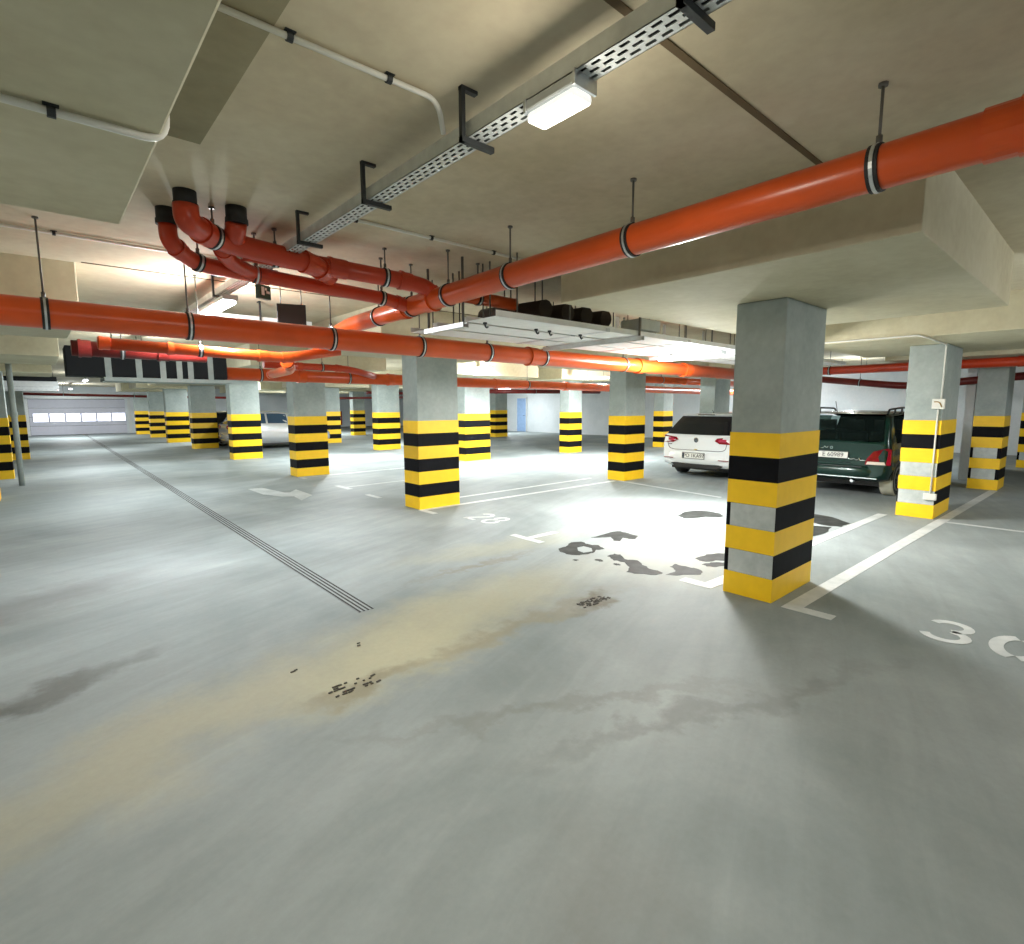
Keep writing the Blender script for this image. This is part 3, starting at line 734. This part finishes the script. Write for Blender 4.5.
# ------------------------------------------------------------------ lamps
def area(loc, w, l, power, col):
    la = bpy.data.lights.new('lamp_light', 'AREA'); la.shape = 'RECTANGLE'; la.size = w; la.size_y = l; la.energy = power; la.color = col
    o = bpy.data.objects.new('lamp_light', la); COL.objects.link(o); o.location = loc
    return o
def lamp(x, y, z, label, power, col=(1,1,1), w=.11, l=.28, hot=True, ztop=None, side=.8, visible_group='wet-room lamps'):
    root = empty('batten_lamp', (x, y, z)); tag(root, label, 'lamp', visible_group)
    bm = BM(); box(bm, -w/2, w/2, -l/2, l/2, .035, .075); obj('lamp_housing', bm, M['lamp_body'], root, bevel=.008)
    bm = BM()
    prism(bm, [(-w/2*.92,-l/2*.96),(w/2*.92,-l/2*.96),(w/2*.92,l/2*.96),(-w/2*.92,l/2*.96)], .0, .034)
    obj('diffuser', bm, M['lamp_hot'] if hot else M['lamp_glow'], root, bevel=.012)
    for yy in (-l/2-.004, l/2-.01):
        bm = BM(); box(bm, -w/2-.006, w/2+.006, yy, yy+.010, .03, .078); obj('end_clip', bm, M['steel'], root)
    zt = ztop or CEIL
    bm = BM(); bm.free(); rods([(0,-l*.3),(0,l*.3)], .07, zt-z, .006, root)
    if power:
        a = area((x, y, z-.012), w, l, power, col); 
        if side:
            p = bpy.data.lights.new('lamp_side_light', 'POINT'); p.energy = power*side; p.color = col; p.shadow_soft_size = .07
            q = bpy.data.objects.new('lamp_side_light', p); COL.objects.link(q); q.location = (x, y, z-.09)
    return root
WARM = (1.0,.93,.80); NEU = (1.0,.985,.95); COOL = (.92,.97,1.0)
LAMPS = [
 (1.443,1.385,2.64,'near white lamp clipped under the long cable tray',22,WARM,.10,.24,False,.25,2.716),
 (1.443,6.1,2.60,'glaring lamp under the far end of the long cable tray at left',60,COOL,.12,1.0,True,1.0,2.716),
 (1.443,11.5,2.60,'lane lamp hidden behind the black duct',50,COOL,.12,1.0,True),
 (1.443,17.5,2.60,'lane lamp far down towards the gate',60,COOL,.12,1.0,True),
 (1.443,25.5,2.60,'last but one lane lamp before the gate',60,COOL,.12,1.0,True),
 (1.443,37.0,2.60,'last lane lamp in front of the gate',130,COOL,.12,1.0,True),
 (6.9,4.06,2.275,'glaring lamp hung under the wide service trays over the stained bay',170,NEU,.12,1.0,True,.8,2.362),
 (9.05,11.6,2.62,'glaring lamp right of the mid-left column',230,COOL,.12,1.0,True),
 (12.72,10.6,2.43,'glaring lamp left of the column by the hatchback',200,COOL,.12,1.0,True),
 (7.2,16.2,2.60,'lamp over the bay left of the silver car row',190,COOL,.12,1.0,True),
 (12.4,19.5,2.60,'far lamp near the bright small columns',240,COOL,.12,1.0,True),
 (7.2,28.5,2.60,'far lamp beyond the silver car',160,COOL,.12,1.0,True),
 (12.2,31.5,2.60,'far lamp over the distant striped column',200,COOL,.12,1.0,True),
 (20.6,24.0,2.60,'far lamp lighting the blue door wall',90,COOL,.12,1.0,True),
 (20.5,9.5,2.60,'far lamp lighting the right wall behind the hatchback',120,COOL,.12,1.0,True),
 (17.0,5.0,2.60,'lamp over the bay beyond the green van',50,COOL,.12,1.0,True),
 (7.2,-2.2,2.60,'unseen lamp added behind the view on the right side',34,NEU,.12,1.0,True,2.2),  # added out of view to brighten the nearest column's right face
 (1.0,-3.2,2.60,'unseen lamp added behind the camera over the lane',20,NEU,.12,1.0,True,1.6),  # unseen, added for more light on the nearest column from the front
 (-4.0,2.6,2.44,'unseen lamp added beyond the left edge of the view',40,WARM,.12,1.0,True,1.6),  # added out of view to light the nearest column's left face
 (12.0,-2.2,2.60,'lamp beyond the right edge of the view',40,COOL,.12,1.0,True),
]
for (x,y,z,lab,pw,c_,w,l,hot,*sd) in LAMPS: lamp(x,y,z,lab,pw,c_,w,l,hot, side=(sd[0] if sd else .8), ztop=(sd[1] if len(sd) > 1 else None))

# ------------------------------------------------------------------ cars (built with the rear at x = 0 facing -x, the nose at x = length)
def lerp(a, b, t): return a + (b-a)*t
def car_shell(ST, nseg=9):
    """ST: rows (x, half width, sill z, belt z, roof half width, roof z, belt half-width factor)"""
    bm = BM(); rings = []
    for (x, w, zb, zs, wr, zr) in ST:
        half = [(0, zb), (w*.80, zb), (w*.96, zb+.05), (w, lerp(zb, zs, .38)), (w*.995, lerp(zb, zs, .75)), (w*.955, zs),
                (lerp(w*.955, wr, .55), lerp(zs, zr, .52)), (wr, lerp(zs, zr, .90)), (wr*.86, lerp(zs, zr, .985)), (wr*.45, zr+.012*(zr>zs+.1)), (0, zr+.018*(zr>zs+.1))]
        ring = [(x, y, z) for y, z in half] + [(x, -y, z) for y, z in half[-2:0:-1]]
        rings.append([bm.verts.new(p) for p in ring])
    n = len(rings[0])
    for a, b in zip(rings, rings[1:]):
        for i in range(n):
            f = bm.faces.new((a[i], a[(i+1)%n], b[(i+1)%n], b[i])); f.smooth = True
    bm.faces.new(rings[0]); bm.faces.new(rings[-1][::-1])
    return bm

def surf(ST, x, v):
    """point on the shell above the belt: v in 0..1 from belt (0) over the side glass to the roof edge (1), y positive"""
    for a, b in zip(ST, ST[1:]):
        if a[0] <= x <= b[0]:
            t = (x-a[0])/(b[0]-a[0]); r = [lerp(p, q, t) for p, q in zip(a, b)]; break
    _, w, zb, zs, wr, zr = r
    P = [(w*.955, zs), (lerp(w*.955, wr, .55), lerp(zs, zr, .52)), (wr, lerp(zs, zr, .90))]
    s = v*2; i = min(int(s), 1); t = s-i
    return Vector((x, lerp(P[i][0], P[i+1][0], t), lerp(P[i][1], P[i+1][1], t)))

def side_glass(ST, x0, x1, v0, v1, sgn, rake0=0, rake1=0, off=.006, n=6):
    bm = BM(); G_ = []
    for i in range(n+1):
        row = []
        for j in range(4):
            v = lerp(v0, v1, j/3); t = i/n
            x = lerp(x0 + rake0*(v-v0), x1 + rake1*(v-v0), t)
            p = surf(ST, x, v); row.append(bm.verts.new((p.x, sgn*(p.y+off), p.z)))
        G_.append(row)
    for i in range(n):
        for j in range(3): bm.faces.new((G_[i][j], G_[i+1][j], G_[i+1][j+1], G_[i][j+1]))
    return bm

def rear_prof(ST, z):
    """x of the rear centre line at height z (roof line of the first rows)"""
    pts = [(r[5], r[0]) for r in ST]
    for (za, xa), (zb_, xb) in zip(pts, pts[1:]):
        if za <= z <= zb_: return lerp(xa, xb, (z-za)/(zb_-za+1e-9))
    return pts[0][1]

def wheel(car, x, y, r=.315, w=.20, dusty=False):
    s = 1 if y > 0 else -1
    bm = BM()
    prof = [(-w/2, r*.70), (-w/2, r*.93), (-w*.40, r), (w*.40, r), (w/2, r*.93), (w/2, r*.70)]
    n = 28; R = []
    for (yy, rr) in prof: R.append([bm.verts.new((x+rr*math.cos(2*PI*k/n), y+yy, r+rr*math.sin(2*PI*k/n))) for k in range(n)])
    for q, (a, b) in enumerate(zip(R, R[1:])):
        for k in range(n):
            f = bm.faces.new((a[k], a[(k+1)%n], b[(k+1)%n], b[k])); f.smooth = True; f.material_index = 1 if (dusty and 1 <= q <= 3) else 0
    bm.faces.new(R[0]); bm.faces.new(R[-1])
    wo = obj('wheel', bm, [M['tyre'], M['tyre_dusty']], car)
    bm = BM()
    yo = y + s*(w/2+.002)
    hoop(bm, (x, yo-s*.01, r), (0,1,0), r*.60, r*.70, .03)
    hoop(bm, (x, yo-s*.01, r), (0,1,0), .0, r*.16, .03, 16)
    for k in range(5):
        a = 2*PI*k/5 + .3
        for da in (-.13, .13):
            R3 = Matrix.Rotation(-(a+da), 3, 'Y')
            obox(bm, Vector((x, yo-s*.012, r)) + R3 @ Vector((r*.38, 0, 0)), (r*.50, .02, .028), R3)
    obj('rim', bm, M['rim'], wo)
    return wo

def arch(car, x, y, r, sgn, w=.02):
    bm = BM(); n = 18
    for (r0, r1, yy) in ((0, r*1.13, y),):
        c = [bm.verts.new((x, yy, r))] + [bm.verts.new((x+r1*math.cos(PI*k/n - .12 + .24*(1-k/n)*0), yy, r+r1*math.sin(PI*k/n))) for k in range(n+1)]
        d_ = [bm.verts.new((v.co.x, yy-sgn*w, v.co.z)) for v in c]
        for k in range(1, n+1): bm.faces.new((c[0], c[k], c[k+1])); bm.faces.new((c[k], c[k+1], d_[k+1], d_[k]))
    return obj('wheel_arch', bm, M['trim_black'], car)

def rear_quad(pts, th=.02, mi=0, bm=None):
    """polygon on the rear, given as (x, y, z) corners, thickened along -x"""
    bm = bm or BM()
    a = [bm.verts.new(p) for p in pts]; b = [bm.verts.new((p[0]-th, p[1], p[2])) for p in pts]
    n = len(pts); bm.faces.new(a); bm.faces.new(b[::-1])
    for i in range(n): bm.faces.new((a[i], a[(i+1)%n], b[(i+1)%n], b[i]))
    return bm

def place_text(txt, size, parent, x, y, z, mat, name='lettering', tilt=0):
    """raised lettering on the rear, read from behind the car"""
    me = text_mesh(txt, size, .003); me.materials.clear(); me.materials.append(mat); me.name = name
    o = bpy.data.objects.new(name, me); COL.objects.link(o); o.parent = parent
    # text x -> -Y (right when seen from behind), text y -> +Z, normal -> -X
    o.matrix_local = Matrix(((0,0,-1,x),(-1,0,0,y),(0,1,0,z),(0,0,0,1)))
    return o

def plate(car, x, y, z, txt, w=.52, h=.115, blue=True):
    bm = BM(); box(bm, x-.02, x, y-w/2-.012, y+w/2+.012, z-h/2-.012, z+h/2+.012); p = obj('number_plate', bm, M['trim_black'], car, bevel=.004)
    bm = BM(); box(bm, x-.026, x-.019, y-w/2, y+w/2, z-h/2, z+h/2); obj('plate_face', bm, M['plate'], p)
    place_text(txt, h*.98, p, x-.027, y-(.02 if blue else 0), z, M['trim_black'])
    if blue:
        bm = BM(); box(bm, x-.028, x-.02, y+w/2-.045, y+w/2-.003, z-h/2+.003, z+h/2-.003); obj('country_band', bm, M['glass_blue'], p)
    return p

def hatchback(name, paint, label, loc, rotz, glass, hw=.885, L=4.25, roof=1.45, detail=True, mirror_rear=False):
    k_ = roof/1.45; q = hw/.885
    ST = [(0.00,.80*q,.36,.86,.70*q,.90*k_),(.035,.845*q,.30,.93,.73*q,.965*k_),(.10,.872*q,.26,.96,.735*q,1.03*k_),(.28,.885*q,.24,.97,.69*q,1.235*k_),(.46,.888*q,.22,.965,.655*q,1.395*k_),
          (.62,.89*q,.20,.96,.655*q,1.425*k_),(1.3,.892*q,.19,.945,.66*q,1.455*k_),(2.0,.892*q,.19,.935,.66*q,1.455*k_),(2.45,.89*q,.19,.93,.63*q,1.385*k_),(3.05,.885*q,.19,.92,.62*q,1.03),
          (3.2,.88*q,.19,.905,.62*q,.965),(3.75,.86*q,.19,.82,.58*q,.87),(4.05,.80*q,.21,.70,.5*q,.74),(L,.66*q,.28,.56,.4*q,.59)]
    car = empty(name, loc, rotz); tag(car, label, 'car')
    obj('body', car_shell(ST), M[paint], car)
    # rear window: follows the hatch between the roof spoiler and the tail
    bm = BM(); rows = []
    for i in range(8):
        z = lerp(.985*k_, 1.385*k_, i/7); x = rear_prof(ST, z)
        hwid = lerp(.775, .625, i/7)*q
        rows.append([bm.verts.new((x-.034 + .045*abs(t)**3, t*hwid, z)) for t in [j/8-1 for j in range(17)]])
    for a, b in zip(rows, rows[1:]):
        for j in range(16): bm.faces.new((a[j], a[j+1], b[j+1], b[j]))
    obj('rear_window', bm, M[glass], car)
    for s in (1, -1):
        obj('side_window', side_glass(ST, .55, 1.42, .10, .93, s, .20, .0), M[glass], car)
        obj('side_window', side_glass(ST, 1.50, 2.32, .10, .93, s, .0, -.02), M[glass], car)
        obj('side_window', side_glass(ST, 2.38, 2.9, .10, .80, s, .0, -.5), M[glass], car)
    bm = BM(); rows = []
    for i in range(6):
        t = i/5; x = lerp(2.52, 3.0, t); z = lerp(1.355*k_, 1.06*k_, t)
        rows.append([bm.verts.new((x+.03, u*lerp(.56,.60,t)*q, z+.02)) for u in (-1,-.5,0,.5,1)])
    for a, b in zip(rows, rows[1:]):
        for j in range(4): bm.faces.new((a[j], a[j+1], b[j+1], b[j]))
    obj('windscreen', bm, M[glass], car)
    # roof spoiler
    bm = BM(); box(bm, .40, .60, -.60*q, .60*q, 1.408*k_, 1.432*k_)
    sp = obj('roof_spoiler', bm, M[paint], car, bevel=.015)
    bm = BM(); box(bm, .392, .401, -.2, .2, 1.412*k_, 1.428*k_); obj('brake_lamp', bm, M['glass_dark'], sp)
    # tail lights wrap round the corner
    for s in (1, -1):
        bm = rear_quad([(.03,s*.44*q,.86),(.03,s*.50*q,.92),(.05,s*.80*q,.955),(.16,s*.882*q,.955),(.20,s*.89*q,.82),(.05,s*.835*q,.79),(.02,s*.56*q,.80)], .05)
        tl = obj('tail_light', bm, M['tail'], car)
        bm = rear_quad([(-.022,s*.52*q,.865),(-.022,s*.56*q,.90),(-.002,s*.70*q,.90),(-.002,s*.70*q,.84),(-.022,s*.56*q,.84)], .006)
        obj('light_lens', bm, M['tail_pink'], tl)
    # bumper
    bm = BM(); n = 14
    prof = [(.02,.60),(-.045,.585),(-.06,.50),(-.05,.38),(.02,.32)]
    R = []
    for (dx, z) in prof:
        row = []
        for i in range(n+1):
            t = i/n*2-1; row.append(bm.verts.new((dx + .17*abs(t)**4 + (.03 if abs(t) > .98 else 0), t*.888*q, z)))
        R.append(row)
    for a, b in zip(R, R[1:]):
        for i in range(n): f = bm.faces.new((a[i], a[i+1], b[i+1], b[i])); f.smooth = True
    obj('rear_bumper', bm, M[paint], car)
    bm = BM()
    prism_pts = [(-.64,.315),(-.54,.34),(.54,.34),(.64,.315),(.50,.24),(-.50,.24)]
    rear_quad([(.14, y*q, z) for y, z in prism_pts], .13, bm=bm); obj('diffuser', bm, M['trim_black'], car, bevel=.01)
    for s in (1, -1):
        bm = BM(); box(bm, -.052, -.03, min(s*.55,s*.78)*q, max(s*.55,s*.78)*q, .437, .452); obj('reflector', bm, M['tail'], car)
    if detail:
        # tailgate shut line, emblem and plate
        bm = BM(); tube(bm, fillet([(-.004,.72*q,.82),(-.004,.68*q,.665),(-.004,.55*q,.635),(-.004,-.55*q,.635),(-.004,-.68*q,.665),(-.004,-.72*q,.82)], .06), .006, 6); obj('tailgate_seam', bm, M['trim_black'], car)
        bm = BM(); hoop(bm, (.005,0,.865), (1,0,0), .047, .056, .03, 28)
        e = obj('emblem', bm, M['chrome'], car)
        bm = BM(); tube(bm, [(.004,0,.865),(-.004,0,.865)], .048, 24); obj('emblem_disc', bm, M['glass_blue'], e)
        bm = BM()
        for a, b in (((-.022,.040),(0,.004)),((.022,.040),(0,.004)),((-.040,.018),(-.018,-.038)),((-.018,-.038),(0,-.002)),((0,-.002),(.018,-.038)),((.018,-.038),(.040,.018))):
            tube(bm, [(-.007,a[0],.865+a[1]),(-.007,b[0],.865+b[1])], .0045, 6)
        obj('emblem_letters', bm, M['chrome'], e)
        plate(car, -.055, .03, .515, 'PO 1KA97')
        bm = BM(); box(bm, -.012, -.004, -.04, .04, .645, .665); obj('tailgate_button', bm, M['chrome'], car)
        bm = BM(); box(bm, -.008, .0, .60, .69, .745, .762); obj('model_badge', bm, M['chrome'], car)
        bm = BM(); tube(bm, [(.75,0,1.43),(.66,0,1.52)], .007, 8); obj('roof_antenna', bm, M['trim_black'], car)
    for s in (1, -1):
        for x in (.86, 3.42):
            arch(car, x, s*(hw+.010), .315, s); wheel(car, x, s*(hw-.075), .315, .2)
    bm = BM(); box(bm, .3, 3.9, -.78*q, .78*q, .17, .26); obj('underbody', bm, M['trim_black'], car)
    for s in (1,-1):
        bm = BM(); obox(bm, (2.78, s*(hw+.08), 1.0), (.10,.17,.12)); obj('door_mirror', bm, M[paint], car, bevel=.02)
        for x in (1.55, 2.5):
            bm = BM(); box(bm, x-.09, x+.09, s*hw-.01*s-.012, s*hw-.01*s+.03, .80, .825); obj('door_handle', bm, M[paint], car, bevel=.005)
    return car

hatchback('hatchback_car', 'white_car', 'white hatchback parked tail-out beside the nearest column', (10.97, 6.22, 0), 0, 'glass_dark')

def van():
    q = 1.0; hw = .86
    car = empty('people_carrier', (10.92, 3.42, 0), 0); tag(car, 'dark green people carrier with roof rails, parked tail-out behind the nearest column', 'car')
    ST = [(0.00,.78,.36,.90,.70,.95),(.04,.83,.32,.93,.77,.98),(.10,.855,.29,.945,.775,1.15),(.18,.862,.27,.95,.765,1.38),(.28,.865,.25,.95,.755,1.465),
          (.44,.865,.23,.945,.755,1.485),(1.3,.87,.2,.94,.755,1.515),(2.1,.87,.2,.93,.74,1.49),(2.5,.865,.2,.92,.70,1.40),(3.15,.86,.2,.94,.66,1.06),(3.3,.855,.2,.92,.65,.98),(3.7,.82,.22,.84,.6,.88),(3.95,.72,.28,.62,.45,.66)]
    # lower body and roof/pillars as one shell with open glass area left see-through
    bm = BM(); rings = []
    for (x, w, zb, zs, wr, zr) in ST:
        half = [(0, zb), (w*.80, zb), (w*.96, zb+.05), (w, lerp(zb, zs, .38)), (w*.995, lerp(zb, zs, .75)), (w*.965, zs),
                (lerp(w*.965, wr, .55), lerp(zs, zr, .52)), (wr, lerp(zs, zr, .90)), (wr*.90, lerp(zs, zr, .985)), (wr*.45, zr), (0, zr+.01)]
        ring = [(x, y, z) for y, z in half] + [(x, -y, z) for y, z in half[-2:0:-1]]
        rings.append([bm.verts.new(p) for p in ring])
    n = len(rings[0])
    for k2, (a, b) in enumerate(zip(rings, rings[1:])):
        for i in range(n):
            side_win = i in (5, 6, n-6, n-7)
            x = ST[k2][0]
            if side_win and (.3 <= x <= 2.2): continue        # side windows are open frames closed by glass
            if i in (8, 9, 10, 11) and .03 <= x <= .2: continue  # rear window opening
            f = bm.faces.new((a[i], a[(i+1)%n], b[(i+1)%n], b[i])); f.smooth = True
    bm.faces.new(rings[0]); bm.faces.new(rings[-1][::-1])
    obj('body', bm, M['green_car'], car)
    bm = BM(); rows = []
    for i in range(6):
        z = lerp(1.00, 1.43, i/5); x = rear_prof(ST, z); rows.append([bm.verts.new((x-.012, t*lerp(.74,.70,i/5), z)) for t in (-1,-.5,0,.5,1)])
    for a, b in zip(rows, rows[1:]):
        for j in range(4): bm.faces.new((a[j], a[j+1], b[j+1], b[j]))
    obj('rear_window', bm, M['glass_clear'], car)
    for s in (1, -1):
        obj('side_window', side_glass(ST, .36, 1.25, .05, .95, s, .08, 0), M['glass_clear'], car)
        obj('side_window', side_glass(ST, 1.33, 2.12, .05, .95, s, 0, 0), M['glass_clear'], car)
        bm = BM(); tube(bm, [(1.29, s*.835, .93), (1.29, s*.76, 1.46)], .035, 8); obj('door_pillar', bm, M['green_car'], car)
    # seats and head restraints inside
    for x, y in ((.95,.46),(.95,-.02),(.95,-.48),(1.95,.40),(1.95,-.40)):
        bm = BM(); box(bm, x, x+.14, y-.21, y+.21, .55, 1.12); so = obj('seat_back', bm, M['seat'], car, bevel=.05)
        bm = BM(); box(bm, x+.02, x+.11, y-.14, y+.14, 1.14, 1.33); tube(bm, [(x+.06,y-.06,1.1),(x+.06,y-.06,1.2)], .01, 6); tube(bm, [(x+.06,y+.06,1.1),(x+.06,y+.06,1.2)], .01, 6); obj('head_restraint', bm, M['seat'], so, bevel=.04)
    bm = BM(); box(bm, .3, 3.0, -.75, .75, .25, .5); obj('cabin_floor', bm, M['trim_black'], car)
    # tail lights
    for s in (1, -1):
        pts = [(.0,s*.50,.585),(.0,s*.53,.70),(.0,s*.62,.82),(.05,s*.80,.88),(.10,s*.862,.86),(.08,s*.868,.585)]
        tl = obj('tail_light', rear_quad(pts, .05), M['tail'], car)
        obj('light_lens', rear_quad([(-.051,s*.52,.59),(-.051,s*.54,.64),(-.004,s*.78,.64),(.0,s*.80,.59)], .006), M['tail_clear'], tl)
    # bumper, seam
    bm = BM(); n = 14; R = []
    for (dx, z) in [(.02,.56),(-.05,.55),(-.075,.46),(-.06,.36),(.0,.30)]:
        R.append([bm.verts.new((dx + .24*abs(i/n*2-1)**4, (i/n*2-1)*.80, z + .09*abs(i/n*2-1)**6*(z < .4))) for i in range(n+1)])
    for a, b in zip(R, R[1:]):
        for i in range(n): f = bm.faces.new((a[i], a[i+1], b[i+1], b[i])); f.smooth = True
    obj('rear_bumper', bm, M['green_car'], car)
    bm = BM(); box(bm, -.068, -.05, -.70, .70, .335, .355); obj('bumper_trim', bm, M['chrome'], car, bevel=.004)
    bm = BM(); box(bm, -.062, -.04, -.45, .75, .525, .545); obj('bumper_gap', bm, M['trim_black'], car)
    plate(car, -.012, .02, .73, 'E 60989', .48, .11, blue=False)
    # chrome emblem over the plate and script on the tailgate
    bm = BM(); tube(bm, fillet([(-.02,.24,.84),(-.02,.19,.843),(-.02,.17,.875),(-.02,.13,.845),(-.02,.11,.875)], .01), .008, 6); hoop(bm, (-.015,.055,.858), (1,0,0), .014, .026, .012, 14); obj('emblem', bm, M['chrome'], car)
    bm = BM(); tube(bm, fillet([(-.02,-.22,.70),(-.02,-.25,.665),(-.02,-.29,.66),(-.02,-.32,.685),(-.02,-.34,.655),(-.02,-.38,.655),(-.02,-.40,.70),(-.02,-.41,.65),(-.02,-.46,.655),(-.02,-.52,.65)], .015), .008, 6); obj('script_badge', bm, M['chrome'], car)
    bm = BM(); tube(bm, [(-.02,.28,.60),(-.02,-.28,.60)], .004, 6); obj('tailgate_seam', bm, M['trim_black'], car)
    # roof rails and aerial
    for s in (1, -1):
        bm = BM(); tube(bm, fillet([(.36,s*.69,1.47),(.42,s*.69,1.545),(1.2,s*.70,1.575),(2.0,s*.69,1.56),(2.1,s*.68,1.48)], .06), .018, 8); tube(bm, [(1.2,s*.70,1.50),(1.2,s*.70,1.57)], .016, 8); tube(bm, [(.75,s*.70,1.48),(.75,s*.70,1.56)], .016, 8)
        obj('roof_rail', bm, M['trim_black'], car)
        for x in (.56, 3.05):
            arch(car, x, s*(hw+.004), .31, s); wheel(car, x, s*(hw-.10), .31, .21, dusty=(x < 1))
        bm = BM(); obox(bm, (2.75, s*(hw+.09), 1.0), (.10,.18,.14)); obj('door_mirror', bm, M['green_car'], car, bevel=.02)
    bm = BM(); tube(bm, [(.62,.2,1.50),(.50,.2,1.70)], .006, 8); obj('roof_aerial', bm, M['trim_black'], car)
    bm = BM(); tube(bm, [(.0,-.30,.27),(.25,-.30,.27)], .028, 12); obj('exhaust_tip', bm, M['chrome'], car)
    bm = BM(); box(bm, .3, 3.6, -.74, .74, .17, .26); obj('underbody', bm, M['trim_black'], car)
van()
hatchback('parked_car', 'silver_car', 'silver hatchback seen side-on between two left columns', (5.35, 22.85, 0), 0, 'glass_blue', detail=False).scale = (.92, 1, 1)
hatchback('parked_car', 'dark_car', 'dark hatchback half hidden behind a left column, beyond the silver car', (4.85, 25.6, 0), 0, 'glass_dark', detail=False)

# ------------------------------------------------------------------ camera and world
f_px, px, py, hy, vx, roll, H = 535., 512., 472., 405.7, 36.5, -.004, 1.64
th = math.atan((py-hy)/f_px); a = math.atan((px-vx)/math.hypot(f_px, py-hy))
fw = Vector((math.sin(a)*math.cos(th), math.cos(a)*math.cos(th), -math.sin(th))); rt = Vector((math.cos(a), -math.sin(a), 0)); up = rt.cross(fw)
r2 = rt*math.cos(roll) + up*math.sin(roll); u2 = up*math.cos(roll) - rt*math.sin(roll)
cam = bpy.data.cameras.new('camera'); cam.sensor_fit = 'HORIZONTAL'; cam.sensor_width = 36; cam.lens = f_px/1024*36; cam.clip_start = .05; cam.clip_end = 200
co = bpy.data.objects.new('camera', cam); COL.objects.link(co)
Mx = Matrix((r2, u2, -fw)).transposed().to_4x4(); Mx.translation = Vector((0, 0, H)); co.matrix_world = Mx
scene.camera = co
w = bpy.data.worlds.new('world'); scene.world = w; w.use_nodes = True
w.node_tree.nodes['Background'].inputs['Color'].default_value = (.6,.65,.7,1); w.node_tree.nodes['Background'].inputs['Strength'].default_value = .05
vs = scene.view_settings
vs.view_transform = 'Standard'; vs.look = 'None'; vs.gamma = 1; vs.use_curve_mapping = False; vs.exposure = .66
try:
    scene.cycles.use_denoising = True; scene.cycles.max_bounces = 10; scene.cycles.diffuse_bounces = 6
except Exception: pass
